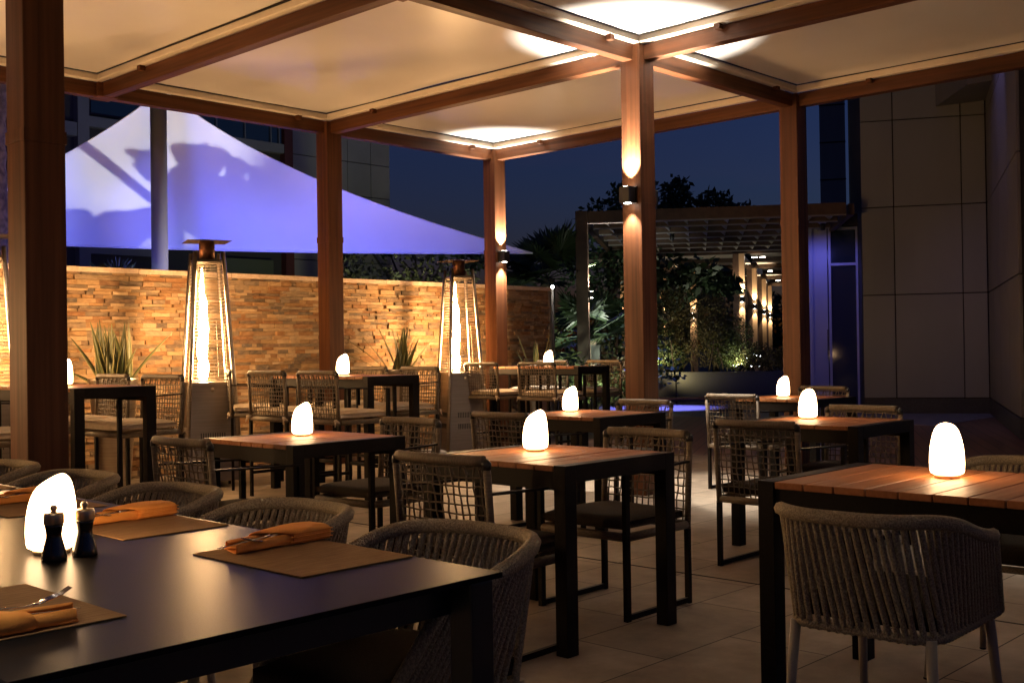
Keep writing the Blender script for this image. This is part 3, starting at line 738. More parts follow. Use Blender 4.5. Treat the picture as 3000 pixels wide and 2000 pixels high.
def placemat(label, x0, y0):
    m = MB(); m.box(-.152, -.21, .0006, .152, .21, .0028); o = m.build('placemat', mat_mat, None, bevel=.0005)
    o.location = (x0, y0, .75); tag(o, label, 'placemat', 'brown woven placemats'); return o
pm = [(-3.392, -7.667, 'brown woven placemat in front, with the most open orange napkin'), (-3.402, -6.937, 'brown woven placemat second from the black table corner, right of the mills'),
      (-3.423, -6.30, 'brown woven placemat behind the white lamp'), (-4.095, -7.70, 'brown woven placemat at the left edge with an upward fork'), (-3.41, -5.60, 'brown woven placemat farthest along the black table')]
po_ = placemat(pm[0][2], pm[0][0], pm[0][1])
for x, y, lab in pm[1:]:
    c = po_.copy(); COL.objects.link(c); c.location = (x, y, .75); c['label'] = lab
def napkin_make():
    """lies along X, open end at -X, origin at table level in the middle"""
    t = thing('rolled_napkin', 'x', 'napkin', (0, 0, 0), 0, 'rolled orange napkins with cutlery')
    def sec(x, w, h, n=22, sq=4.0, wob=0.0):
        out = []
        for k in range(n):
            th = 2 * PI * k / n
            cx, sx = math.cos(th), math.sin(th)
            y = math.copysign(abs(cx) ** (2 / sq), cx) * w; z = math.copysign(abs(sx) ** (2 / sq), sx) * h / 2 + h / 2
            z += (.0022 * noise.noise((x * 26, y * 45, wob)) + .0016 * noise.noise((x * 9, y * 120, wob + 3)) - .0028 * math.exp(-((y - .012) / .004) ** 2)) * (1 if z > .012 else 0)
            out.append(Vector((x, y, max(0, z))))
        return out
    # pouch: tall closed roll on +X side
    m = MB(); xs = [-.022, -.02, .0, .03, .06, .09, .115, .122, .124]
    ws = [.043, .0445, .046, .047, .0465, .0455, .044, .042, .039]; hs2 = [.030, .033, .036, .038, .038, .038, .037, .034, .028]
    rows = []
    for x, w_, h_ in zip(xs, ws, hs2):
        r_ = sec(x, w_, h_, wob=1)
        if x < .03:      # slanted mouth: near side reaches further back
            r_ = [v + Vector(((v.y * -.75 - .005) * (1 - max(0, x + .02) / .05), 0, 0)) for v in r_]
        rows.append(r_)
    n = 22; vs = [v for r_ in rows for v in r_]
    m.add(vs, [(i * n + k, i * n + (k + 1) % n, (i + 1) * n + (k + 1) % n, (i + 1) * n + k) for i in range(len(rows) - 1) for k in range(n)], True)
    m.add(rows[-1], [tuple(range(n))], True)
    m.build('folded_pouch', napkin_m, t, solid=.002)
    m = MB()
    for (hz, wx, xe) in ((.009, .0475, .1265), (.0185, .0485, .128), (.0275, .0478, .1268)):
        vs = []
        for i in range(9):
            x = .0 + xe * i / 8
            for sgn in (-1, 1): vs.append(Vector((x + (.002 * sgn if i == 8 else 0), sgn * (wx + .0012 * noise.noise((x * 40, hz * 300, sgn))), hz + .001 * noise.noise((x * 30, sgn, hz * 90)))))
        m.add(vs, [(2 * i, 2 * i + 1, 2 * i + 3, 2 * i + 2) for i in range(8)], True)
    m.build('cloth_layers', napkin_m, t, solid=.0022)
    # lower trough with rolled lips running to the open end
    m = MB(); rows = []
    for i in range(11):
        u = i / 10; x = .05 - .195 * u
        wd = .039 - .003 * u
        lip = .027 - .004 * u
        r_ = []
        prof = [(-.55, .75), (-.80, .98), (-1.0, .7), (-1.02, .25), (-.9, .04), (0, .02), (.9, .04), (1.02, .25), (1.0, .75), (.78, 1.0), (.5, .72)]
        for (a, b) in prof:
            r_.append(Vector((x + (.012 * a if u > .9 else 0), a * wd + .004 * math.sin(u * 5), b * lip + .0015 + .002 * noise.noise((x * 22, a * 3, 4)))))
        rows.append(r_)
    k = len(rows[0]); vs = [v for r_ in rows for v in r_]
    m.add(vs, [(i * k + j, (i + 1) * k + j, (i + 1) * k + j + 1, i * k + j + 1) for i in range(10) for j in range(k - 1)], True)
    m.build('open_fold', napkin_m, t, solid=.0035, sub=1)
    m = MB(); rows = []
    for i in range(9):
        u = i / 8; x = .05 - .185 * u
        rows.append([Vector((x, a * .034, .004 + .010 * (1 - abs(a)) ** .5 * (1 - .3 * u) + .002 * noise.noise((x * 30, a * 4, 9)))) for a in (-1, -.6, -.2, .2, .6, 1)])
    vs = [v for r_ in rows for v in r_]
    m.add(vs, [(i * 6 + j, (i + 1) * 6 + j, (i + 1) * 6 + j + 1, i * 6 + j + 1) for i in range(8) for j in range(5)], True)
    m.build('inner_fold', napkin_m, t, solid=.003)
    return t
def fork_make():
    """tines toward -X, handle end at +X, origin mid"""
    m = MB(); pts = [(.07, 0, .026), (.02, 0, .026), (-.02, 0, .023), (-.05, 0, .018), (-.065, 0, .018)]
    m.tube(pts, [.0045, .004, .003, .0032, .006], 8, flat=.45)
    m.tube([(-.062, 0, .018), (-.075, 0, .019), (-.085, 0, .021)], [.006, .0105, .0105], 8, flat=.2)
    for k in range(4):
        y = -.009 + .006 * k
        m.tube([(-.083, y, .0205), (-.11, y, .026), (-.128, y, .034)], [.0019, .0017, .0010], 5)
    o = m.build('fork', cutlery); return o
def knife_make():
    m = MB(); m.tube([(.08, 0, .022), (.0, 0, .021), (-.03, 0, .0195)], [.006, .0055, .005], 8, flat=.55)
    n = 8
    vs = []
    for i in range(n + 1):
        u = i / n; x = -.028 - .135 * u; z = .0195 - .012 * u; wv = .0085 * (1 - u ** 4) + .0008
        vs += [(x, -wv, z + .0006), (x, wv * .8, z + .0012)]
    m.add(vs, [(2 * i, 2 * i + 1, 2 * i + 3, 2 * i + 2) for i in range(n)], True)
    o = m.build('table_knife', cutlery, solid=.0014); return o
np_ = napkin_make(); nu = []
fk = fork_make(); kn = knife_make(); first = True
naps = [(-3.345, -7.515, .06, 'orange napkin roll on the nearest placemat, open end showing knife and fork'),
        (-3.372, -6.835, .03, 'orange napkin roll on the placemat right of the mills'),
        (-3.385, -6.20, .05, 'orange napkin roll left of the white lamp'),
        (-4.16, -7.86, PI - .05, 'orange napkin roll at the left edge with fork tines pointing up')]
for i, (x, y, rz, lab) in enumerate(naps):
    place(np_, nu, (x, y, .7535), rz, lab)
    where = ['nearest placemat', 'placemat right of the mills', 'placemat left of the white lamp', 'placemat at the left edge'][i]
    fo = fk if i == 0 else fk.copy(); ko = kn if i == 0 else kn.copy()
    if i: COL.objects.link(fo); COL.objects.link(ko)
    Rz = Matrix.Rotation(rz, 3, 'Z')
    a = Rz @ Vector((-.012, -.012, 0)); b = Rz @ Vector((-.005, .006, 0))
    fo.location = (x + a.x, y + a.y, .7565 if i < 3 else .764); fo.rotation_euler = (0, 0 if i < 3 else .10, rz + (.26 if i < 3 else -.1))
    ko.location = (x + b.x, y + b.y, .7565); ko.rotation_euler = (0, 0, rz - (.06 if i < 3 else -.2))
    tag(fo, 'steel fork in the orange napkin on the ' + where, 'fork', 'steel forks in napkins')
    tag(ko, 'steel knife in the orange napkin on the ' + where, 'knife', 'steel knives in napkins')

# ------------------------------------------------------------------ shade sail, mast
st = thing('shade_sail', 'big white shade sail washed in violet light behind the stone wall', 'shade sail', (2.2, 3.0, 0))
Lc = Vector((-.326, 5.029, 2.672)); Rc = Vector((7.668, 1.672, 2.663)); Pk = Vector((2.291, 2.99, 4.525)); CR = Vector((3.69, 2.821, 3.506)); CL = Vector((1.329, 3.57, 3.517))
bz = lambda a, c, b, t: a * (1 - t) ** 2 + c * 2 * t * (1 - t) + b * t * t
def sailp(s_, t_):
    a = bz(Lc, CL, Pk, t_); b = bz(Rc, CR, Pk, t_); p = a * (1 - s_) + b * s_
    k = s_ * (1 - s_) * (1 - t_) * (t_ + .15)
    return p + Vector((.5, .55, .0)) * (k * 2.0) + Vector((0, 0, -.06)) * (s_ * (1 - s_) * 4 * (1 - t_) ** 3)
m = MB(); m.grid(sailp, 60, 40); m.build('fabric', sailcloth, st, st.location, solid=.006)
m = MB(); m.tube([sailp(i / 40, 0) for i in range(41)], .012, 6); m.tube([sailp(0, i / 30) for i in range(31)], .012, 6); m.tube([sailp(1, i / 30) for i in range(31)], .012, 6)
m.build('edge_cable', sailcloth, st, st.location)
mast = thing('sail_mast', 'round grey steel mast standing in front of the shade sail', 'mast', (1.88, 2.40, 0))
m = MB(); m.tube([(1.88, 2.40, 0), (1.89, 2.395, 4.9)], .096, 24); m.build('pole', mast_m, mast, mast.location)
m = MB(); m.box(1.68, 2.2, 0, 2.08, 2.6, .02); m.build('base_plate', mast_m, mast, mast.location)

# garden floods that light the sail (stand on the ground behind the wall)
def flood(label, loc, tgt, P, col, ang, blend, size):
    t = thing('garden_floodlight', label, 'floodlight', loc, 0)
    d = (Vector(tgt) - Vector(loc)).normalized()
    m = MB(); m.tube([(0, 0, -loc[2]), (0, 0, -.05)], .015, 8); m.build('spike', black_metal, t)
    q = d.to_track_quat('Z', 'Y').to_matrix().to_4x4()
    m = MB(); m.lathe([(.03, -.09), (.06, -.06), (.07, .0), (.066, .0), (.056, -.02)], (0, 0, 0), 16, fn=lambda v: q @ v); m.build('housing', black_metal, t)
    l = spot('flood_beam', d * .03, d * 3, P, col, ang, blend, size, t)
    return t
VI = (.17, .18, 1.0)
flood('violet floodlight aimed at the left half of the sail', (.6, .95, .35), (1.2, 4.2, 3.1), 200, VI, 120, .8, .15)
flood('violet floodlight aimed at the middle of the sail', (3.2, .95, .35), (3.0, 3.2, 3.2), 190, VI, 120, .8, .15)
flood('violet floodlight aimed at the right tip of the sail', (5.2, .95, .35), (5.0, 2.6, 3.0), 130, VI, 120, .8, .15)
SL = Vector((3.1, .80, .55))


# broadleaf plant standing between the white flood and the sail: its leaves throw the shadows
def px2(x, y):      # direction solver: the spot on the sail seen at photo pixel (x,y)
    X = (x - 1500) / f; Zq = (1000 - y) / f
    d = (F + Rr * X + Uu * Zq)
    return d
C0 = Vector((-4.9095, -9.7703, 1.2122))
def onsail(x, y):
    best = None
    for i in range(81):
        for j in range(81):
            p = sailp(i / 80, j / 80); q = (p - C0); dep = q.dot(F)
            e = (q.dot(Rr) / dep * f + 1500 - x) ** 2 + (1000 - q.dot(Uu) / dep * f - y) ** 2
            if best is None or e < best[0]: best = (e, p)
    return best[1]
flood('white floodlight shining through leaves onto the sail peak', tuple(SL), tuple(onsail(400, 380)), 230, (1, 1, .97), 48, .75, .009)
bp_ = thing('broadleaf_plant', 'broad lobed leaf plant behind the wall that shades the sail', 'plant', (2.6, 1.35, 0))
m = MB(); ms = MB()
leaves = [(425, 452, 46, 26, .1), (425, 497, 34, 20, -.2), (528, 452, 27, 46, .45), (582, 452, 30, 46, .1), (634, 472, 32, 48, -.35), (690, 498, 32, 46, -.6), (746, 520, 30, 40, -.5), (800, 548, 36, 36, -.5), (560, 530, 70, 60, 0), (640, 560, 80, 60, .2), (740, 580, 80, 50, .5),
          (520, 580, 60, 50, 0), (600, 640, 90, 70, 0), (720, 660, 100, 70, 0), (840, 640, 90, 60, .2), (480, 660, 60, 70, 0), (820, 700, 120, 60, 0), (300, 690, 150, 45, .0), (430, 640, 90, 46, .0), (370, 655, 70, 50, .1), (220, 640, 60, 40, .2)]
for (x, y, a, b, rt_) in leaves:
    c0 = onsail(x, y); k = .24
    ex = onsail(x + a, y) - c0; ey = onsail(x, y - b) - c0
    if ex.length < .02: ex = onsail(x - a, y) - c0
    if ey.length < .02: ey = c0 - onsail(x, y + b)
    c1 = SL + (c0 - SL) * k; ex = ex * k; ey = ey * k
    nrm = ex.cross(ey).normalized(); n = 14
    ring = []
    for q in range(n):
        th = 2 * PI * q / n
        ca, sa = math.cos(th) * a, math.sin(th) * b; cr_, sr_ = math.cos(rt_), math.sin(rt_); lob = 1 + .10 * math.cos(3 * th + x)
        ring.append(c1 + ex * ((ca * cr_ - sa * sr_) / a * lob) + ey * ((ca * sr_ + sa * cr_) / b * lob) + nrm * (.02 * math.cos(2 * th)))
    m.add(ring + [c1 + nrm * .015], [(q, (q + 1) % n, n) for q in range(n)], True, R.random())
    hub = SL + (onsail(600, 620) - SL) * .24
    ms.tube([c1, hub + (c1 - hub) * .3, hub + Vector((0, 0, -.05)), (hub.x, hub.y, 0)], .004, 5)
m.build('leaves', leafm, bp_, bp_.location, solid=.003); ms.build('stems', bark, bp_, bp_.location)
pa = SL + (onsail(240, 410) - SL) * .3; pb = SL + (onsail(470, 610) - SL) * .3
stk = MB(); dpp = (pb - pa)
stk.tube([pa - dpp * .15, pb + dpp * .2, Vector((pb.x + dpp.x * .6, pb.y + dpp.y * .6, 0))], .02, 8)
tag(stk.build('bamboo_stake', bark), 'leaning bamboo stake behind the wall under the sail', 'stake')

# ------------------------------------------------------------------ vegetation builders
def leafcloud(m, c, rx, ry, rz, n, sz, rr, hollow=.3, asp=2.0):
    for _ in range(n):
        while True:
            p = Vector((rr.uniform(-1, 1), rr.uniform(-1, 1), rr.uniform(-1, 1)))
            if hollow < p.length < 1: break
        p = Vector((c[0] + p.x * rx, c[1] + p.y * ry, c[2] + p.z * rz))
        d = Vector((rr.gauss(0, 1), rr.gauss(0, 1), rr.gauss(-.3, .8))).normalized(); s_ = d.orthogonal().normalized()
        s_ = Matrix.Rotation(rr.uniform(0, 6), 3, d) @ s_
        L = sz * rr.uniform(.6, 1.3); w_ = L / asp / 2
        m.add([p, p + d * L * .5 + s_ * w_, p + d * L, p + d * L * .5 - s_ * w_], [(0, 1, 2, 3)], False, rr.random())
def tree(name, label, cat, base, trunk_h, clumps, n, sz, lm, seed, group=None, tr=.12, asp=2.0, nstem=1):
    rr = random.Random(seed); t = thing(name, label, cat, base, 0, group)
    m = MB()
    for (cx, cy, cz, r_, rz_) in clumps: leafcloud(m, (cx, cy, cz), r_, r_, rz_, n, sz, rr, asp=asp)
    m.build('crown', lm, t)
    m = MB()
    for k in range(nstem):
        ox, oy = (rr.uniform(-.25, .25), rr.uniform(-.25, .25)) if nstem > 1 else (0, 0)
        m.tube([(ox, oy, 0), (ox * 1.6 + rr.uniform(-.05, .05), oy * 1.6, trunk_h * .5), (ox * 2.4 + rr.uniform(-.1, .1), oy * 2.4, trunk_h)], [tr, tr * .8, tr * .5], 8)
    for (cx, cy, cz, r_, rz_) in clumps:
        m.tube([(0, 0, trunk_h * .75), (cx * .5, cy * .5, (cz + trunk_h * .75) / 2), (cx, cy, cz)], [tr * .5, tr * .35, tr * .12], 6)
    m.build('trunk', bark, t)
    return t
def clumps_of(rr, w, h0, h1, n, r):
    return [(rr.uniform(-w, w), rr.uniform(-w, w), rr.uniform(h0, h1), r * rr.uniform(.7, 1.2), r * rr.uniform(.6, 1.0)) for _ in range(n)]
def palm_fan(name, label, base, h, nl, lr, seed, mtl=palmm, tr=.14, petl=.55, droop=.0, group=None):
    rr = random.Random(seed); t = thing(name, label, 'palm', base, 0, group)
    m = MB()
    for k in range(nl):
        az = 2 * PI * k / nl * 1.618 + rr.uniform(-.2, .2); el = rr.uniform(-.35, 1.15)
        d = Vector((math.cos(az) * math.cos(el), math.sin(az) * math.cos(el), math.sin(el)))
        c = Vector((0, 0, h)); pe = c + d * petl * rr.uniform(.8, 1.2)
        m.tube([c, pe], [.012, .008], 5, caps=False)
        s_ = d.cross(Vector((0, 0, 1))).normalized(); nrm = s_.cross(d)
        R0 = lr * rr.uniform(.8, 1.1); ns = 24
        tilt = rr.uniform(-.5, .5)
        s2 = (s_ * math.cos(tilt) + nrm * math.sin(tilt)).normalized(); n2 = s2.cross(d)
        for q in range(ns):
            th = (q / (ns - 1) - .5) * rad(250)
            dd = (d * math.cos(th) + s2 * math.sin(th)); sd = (-d * math.sin(th) + s2 * math.cos(th))
            Lq = R0 * (1 - .15 * abs(th) / 2.2) * rr.uniform(.9, 1.05); ww = R0 * .058
            tip = pe + dd * Lq + n2 * (.12 * R0) - Vector((0, 0, (.10 + droop) * R0 * rr.uniform(.4, 1.6)))
            mid = pe + dd * Lq * .55 + n2 * (.07 * R0)
            m.add([pe + dd * .05 * R0, mid + sd * ww, tip, mid - sd * ww], [(0, 1, 2, 3)], False, rr.random())
    m.build('crown', mtl, t)
    m = MB(); rs = []; pts = []
    n = max(4, int(h / .12))
    for i in range(n + 1): pts.append((.02 * math.sin(i * .4), 0, h * i / n)); rs.append(tr * (1 + .12 * (i % 2)) * (1 - .15 * i / n))
    m.tube(pts, rs, 12); m.build('trunk', palmbark, t)
    return t
palm_fan('fan_palm', 'fan palm with spiky round crown behind the right end of the stone wall', (10.0, 3.45, 0), 2.45, 20, .62, 3)
palm_fan('fan_palm', 'low fan palm with one brightly lit frond behind the dark pergola post', (11.35, 3.6, 0), 1.45, 14, .60, 8)
palm_fan('fan_palm', 'small fan palm peeping over the wall left of the mast', (1.10, 2.05, 0), 1.95, 12, .26, 5, petl=.15, tr=.07)
palm_fan('trunk_palm', 'thick palm trunk with dark fronds at the far left edge', (-.22, 2.05, 0), 5.0, 16, 1.15, 12, tr=.19, petl=.9)

# trees beyond
TG = 'dark trees against the night sky'
tree('garden_tree', 'leafy tree whose top shows above the right tip of the sail', 'tree', (15.2, 12.7, 0), 2.6, [(-.7, .5, 4.1, .55, .35), (-.1, .0, 4.25, .6, .4), (.5, -.6, 3.9, .7, .35), (1.0, -1.1, 3.6, .5, .3), (-1.2, 1.1, 4.5, .35, .25)], 260, .16, leafd, 21, TG)
tree('garden_tree', 'thin stemmed green tree under the right part of the sail', 'tree', (9.7, 6.75, 0), 2.0, [(-.5, .5, 2.5, .55, .4), (.1, 0, 2.9, .6, .45), (.6, -.6, 2.5, .55, .4), (0, 0, 2.3, .7, .4), (-.9, .9, 2.9, .4, .35)], 300, .12, leafo, 22, None, .04, nstem=4)
rrT = random.Random(5)
tree('night_tree', 'dark bushy tree just left of and behind the large lit post', 'tree', (25.5, 13.6, 0), 4, [(.2, -.2, 6.3, .95, .7), (-.5, .5, 5.6, .9, .7), (.6, -.6, 4.9, 1.0, .7), (-.2, 0, 4.1, 1.3, .8), (.8, -.9, 4.2, 1., .8)], 420, .24, leafd, 31, TG)
tree('night_tree', 'narrow dark tree right of the large lit post', 'tree', (26.6, 12.2, 0), 4, [(0, 0, 6.35, .55, .65), (-.2, .2, 5.7, .75, .6), (.3, -.2, 4.7, .8, .6), (0, 0, 4.2, .9, .6)], 420, .24, leafd, 32, TG)
tree('night_tree', 'wide dark tree left of the right hand post', 'tree', (27.4, 11.3, 0), 4, [(0, 0, 6.0, .7, .5), (-.6, .6, 5.5, .75, .5), (.6, -.6, 5.6, .75, .5), (.9, -.9, 4.5, .6, .4), (0, 0, 4.4, 1., .6)], 420, .24, leafd, 33, TG)
tree('garden_tree', 'tall dark leafy tree behind the second pergola post', 'tree', (15.0, 6.2, 0), 2.4, [(-.3, .3, 3.2, .7, .8), (.2, -.2, 2.6, .8, .8), (.5, -.5, 3.5, .6, .6), (-.2, .2, 1.7, .8, .7), (.6, -.6, 1.8, .8, .8)], 420, .17, leafd, 34, TG)
tree('garden_tree', 'magnolia like tree with broad leaves under the louvred pergola', 'tree', (17.3, 6.2, 0), 2.3, [(0, 0, 3.1, .7, .5), (.6, -.7, 3.0, .6, .4), (-.5, .6, 3.0, .6, .5), (1.0, -1.1, 2.7, .4, .3), (.2, -.2, 2.5, .6, .4)], 170, .26, leafd, 35, None, .06)

# hedge row in the planter: separate bushes
HG = 'bushes planted in the long dark planter'
hl = ['yellow green bush in the planter just right of the large lit post', 'tall brown green bush in the planter left of centre', 'dense brown green bush in the middle of the planter', 'bush in the planter left of the lit row of posts', 'low sparse bush in the planter in front of the lit row of posts', 'low sparse bush in the planter beside the right hand post']
hb = [(15.55, 5.15, 1.15, leafm, .45), (15.85, 4.85, 1.65, leafo, .55), (16.2, 4.35, 1.6, leafo, .6), (16.5, 3.85, 1.25, leafm, .5), (16.85, 3.3, .62, leafo, .42), (17.15, 2.75, .62, leafo, .42)]
for i, (x, y, h, lm, r) in enumerate(hb):
    rr = random.Random(50 + i)
    cl = [(rr.uniform(-.3, .3), rr.uniform(-.3, .3), h * rr.uniform(.25, .95), r * rr.uniform(.6, 1), h * .3) for _ in range(6)]
    tree('planter_bush', hl[i], 'bush', (x, y, .55), h * .5, cl, 800 if h > 1 else 380, .060, lm, 60 + i, HG, .02, 2.6, 4)
tree('lit_shrub', 'bright green lit shrub at the foot of the dark pergola post', 'shrub', (8.75, 2.0, 0), .5, [(0, 0, .8, .45, .4), (-.3, .4, .9, .4, .45), (.3, -.4, .55, .4, .3), (-.2, .3, 1.5, .3, .4)], 380, .12, leafm, 71, None, .03, 4, 4)
tree('lit_shrub', 'low bright green ground shrub seen through the right bar table', 'shrub', (8.35, 1.05, 0), .3, [(-.2, .2, .62, .35, .26), (.15, -.2, .64, .35, .24), (.4, -.45, .58, .28, .22)], 420, .075, leafm, 72, None, .02, 2.2, 4)
tree('dark_shrub', 'dark shrub mass between pergola post and large lit post', 'shrub', (13.6, 4.6, 0), .8, [(0, 0, 1.2, .8, .7), (.5, -.5, .9, .7, .6), (-.5, .5, .9, .7, .6), (.2, -.1, 1.9, .6, .5)], 420, .12, leafd, 73, None, .04, 2, 4)

# ------------------------------------------------------------------ planter wall, bench, second and third pergolas
a2 = rad(124); e2 = Vector((math.cos(a2), math.sin(a2), 0)); e1 = Vector((math.cos(a2 - PI / 2), math.sin(a2 - PI / 2), 0))
pw = thing('long_planter', 'long low dark granite planter with bushes beyond the terrace', 'planter', (15.1, 4.9, 0), math.atan2(-e2.y, -e2.x))
m = MB(); m.box(-.35, 0, 0, 4.3, .12, .62); m.box(-.35, .12, 0, -.23, 1.2, .62); m.box(4.18, .12, 0, 4.3, 1.2, .62); m.box(-.35, 1.2, 0, 4.3, 1.3, .62); m.build('walls', granite, pw)
m = MB(); m.box(-.38, -.03, .621, 4.33, .15, .65); m.build('coping', granite, pw, bevel=.004)
m = MB(); m.box(-.23, .12, 0, 4.18, 1.2, .55); m.build('soil', soil, pw)
bn = thing('timber_bench', 'low timber bench in front of the long dark planter', 'bench', (14.7, 4.5, 0), math.atan2(-e2.y, -e2.x))
m = MB()
for k in range(4): m.box(-.6, -.5 + k * .11, .10, 4.2, -.4 + k * .11, .135, R.random())
m.build('seat', teak, bn)
for x in (-.4, 1.9, 4.0):
    m = MB(); m.box(x, -.48, 0, x + .08, -.1, .099); m.build('leg', perg_d, bn)

pg = thing('louvred_pergola', 'dark timber pergola with angled louvre roof beyond the terrace', 'pergola', (10.344, 2.917, 0), math.atan2(-e2.y, -e2.x))
ph = .105
for (x, y) in ((0, 0), (0, 7)):
    m = MB(); m.box(x - ph, y - ph, 0, x + ph, y + ph, 3.62); m.build('post', perg_d, pg, bevel=.005)
PB = [0, 1.15, 2.3, 3.45, 4.6, 5.75, 7.0]
for y in PB:
    m = MB(); hh = .2 if y == 0 else .18; m.box(ph + .002, y - .05, 3.62 - hh, 4.62 - ph - .002, y + .05, 3.615); m.build('beam', perg_d, pg)
    m = MB(); m.box(ph + .002, y - .055, 3.60 - hh, 4.62 - ph - .002, y + .055, 3.618 - hh); m.build('lit_beam_edge', slatm, pg)  # pale strip paints the light along the beam's bottom edge
for x in (0, 4.62):
    m = MB(); m.box(x - .05, ph + .002, 3.42, x + .05, 7 - ph - .002, 3.61); m.build('beam', perg_d, pg)
for k in range(12):
    x = .32 + k * .36; Mx = Matrix.Translation((x, 0, 3.535)) @ Matrix.Rotation(rad(42), 4, 'Y')
    m = MB()
    for ya, yb in zip(PB[:-1], PB[1:]):
        m.box(-.12, ya + .06, -.008, .12, yb - .06, .008, 0, Mx)
    m.build('louvre', slatm, pg)
def wpt(t, v): return t.matrix_world @ Vector(v)
bpy.context.view_layer.update()
q = wpt(pg, (ph, .0, 2.15)); nrm_ = (pg.matrix_world.to_3x3() @ Vector((1, 0, 0)))
sconce(tuple(q), (nrm_.x, nrm_.y), 'small black wall light on the near post of the louvred pergola', 110, sc=.85, ang=80)
eb = thing('junction_box', 'grey electrical box on a stem at the foot of the louvred pergola post', 'electrical box', tuple(wpt(pg, (.22, -.1, 0))), pg.rotation_euler.z)
m = MB(); m.box(-.08, -.05, .92, .08, .05, 1.24); m.build('case', boxgrey, eb, bevel=.008)
m = MB(); m.box(-.09, -.06, 1.241, .09, .06, 1.26); m.build('lid', boxgrey, eb); m = MB(); m.tube([(0, 0, 0), (0, 0, .92)], .015, 8); m.build('stem', boxgrey, eb)

p3 = [(19.4, 5.27), (24.3, 7.93), (29.4, 10.72), (33.5, 12.89)]
p3t = thing('far_pergola', 'distant pergola with pale roof panels and lit posts', 'pergola', (19.4, 5.27, 0), rad(28)); bpy.context.view_layer.update()
for k in range(4):
    x = [0, 5.57, 11.4, 16.04][k]
    m = MB(); m.box(x - .13, -.07, 0, x + .13, .07, 3.5); m.build('post', cream_post, p3t)
    m = MB(); m.box(x - .131, .071, 0, x + .132, .22, 3.5); m.build('post_unlit_side', perg_d, p3t)  # dark box stands for the unlit side of the pale post
    m = MB(); m.box(x - .07, -4.5, 3.5, x + .07, 4.5, 3.68); m.build('beam', perg_d, p3t)
for k in range(3):
    x0 = [0, 5.57, 11.4][k] + .1; x1 = [5.57, 11.4, 16.04][k] - .1
    for (ya, yb) in ((-4.4, -.1), (.1, 4.4)):
        m = MB(); m.box(x0, ya, 3.62, x1, yb, 3.66); m.build('roof_panel', trim, p3t)
        m = MB(); xm = (x0 + x1) / 2; m.box(xm - .05, ya, 3.50, xm + .05, yb, 3.618); m.build('rafter', perg_d, p3t)
for k in range(4):
    x = [0, 5.57, 11.4, 16.04][k]; q = wpt(p3t, (x - .13, .0, 2.36)); n_ = -Vector((math.cos(rad(28)), math.sin(rad(28)), 0)); n_ = Vector((math.cos(rad(28 - 120)), math.sin(rad(28 - 120)), 0)); n_ = Vector((-math.cos(rad(28)), -math.sin(rad(28)), 0))
    ords = ['nearest', 'second', 'third', 'farthest'][k]
    sconce(tuple(q), (n_.x, n_.y), 'tiny wall light on the %s lit post of the distant pergola' % ords, 80, sc=1.0, ang=60, col=(1, .78, .52), group='tiny lights on the distant pergola posts')
for k, (x, y) in enumerate(((1.2, -.25), (1.2, -.45), (6.9, -.4), (12.2, -.45), (12.2, -.75))):
    m = MB(); m.lathe([(.0001, -.012), (.07, -.012), (.07, 0)], (x, y, 3.50), 12); m.build('spotlight', bulb, p3t)
# lit posts seen through the trees
ex = [(1960, 855, 36), (2012, 893, 38), (2057, 870, 34)]
def D(x, y, d):
    v = px2(x, y); return C0 + v * d
for i, (x, y, d_) in enumerate(((21.5, 10.6, 2.3), (23.2, 10.4, 2.2), (22.6, 8.9, 2.3))):
    lab = ['narrow lit post left of the magnolia like tree', 'narrow lit post behind the tallest planter bush', 'narrow lit post left of the far pergola'][i]
    t = thing('lit_post', lab, 'post', (x, y, 0), rad(28), 'lit posts glimpsed through the trees')
    m = MB(); m.box(-.1, -.1, 0, .1, .1, 3.4); m.build('post', cream_post, t)
    bpy.context.view_layer.update(); q = wpt(t, (-.1, 0, 2.1)); sconce(tuple(q), (-math.cos(rad(28)), -math.sin(rad(28))), 'tiny wall light on the ' + lab, 45, ang=60, col=(1, .75, .48), group='tiny lights glimpsed through the trees')
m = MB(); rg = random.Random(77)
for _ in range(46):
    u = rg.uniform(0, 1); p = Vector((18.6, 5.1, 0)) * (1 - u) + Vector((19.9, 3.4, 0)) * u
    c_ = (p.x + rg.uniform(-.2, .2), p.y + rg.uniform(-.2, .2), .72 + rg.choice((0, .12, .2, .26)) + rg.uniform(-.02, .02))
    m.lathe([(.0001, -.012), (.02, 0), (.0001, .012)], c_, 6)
tag(m.build('water_glints', glint), 'glowing beads imitating water glints behind the planter', 'lights', kind='stuff')  # emissive beads stand in for glitter reflected off water

tree('added_leaf_backdrop', 'added dark leafy backdrop hiding the sky glow beyond the distant pergola', 'hedge', (38.5, 17.0, 0), 1.0, [(-2.6 + .9 * k, 4.7 - 1.5 * k, 1.6 + .5 * (k % 3), 1.3, 1.5) for k in range(8)], 900, .34, leafd, 91, None, .06, 2, 5)  # leaf mass added to block the orange horizon glow
# star bright lamp post at wall end
lpst = thing('lamp_post', 'slim post with a piercing bright bulb at the right end of the stone wall', 'lamp post', (6.78, .5, 0))
m = MB(); m.tube([(0, 0, 0), (0, 0, 2.03)], .018, 10); m.build('pole', mast_m, lpst)
m = MB(); m.lathe([(.0001, 2.04), (.018, 2.055), (.02, 2.065), (.0001, 2.085)], (0, 0, 0), 12); m.build('bulb', starbulb, lpst)

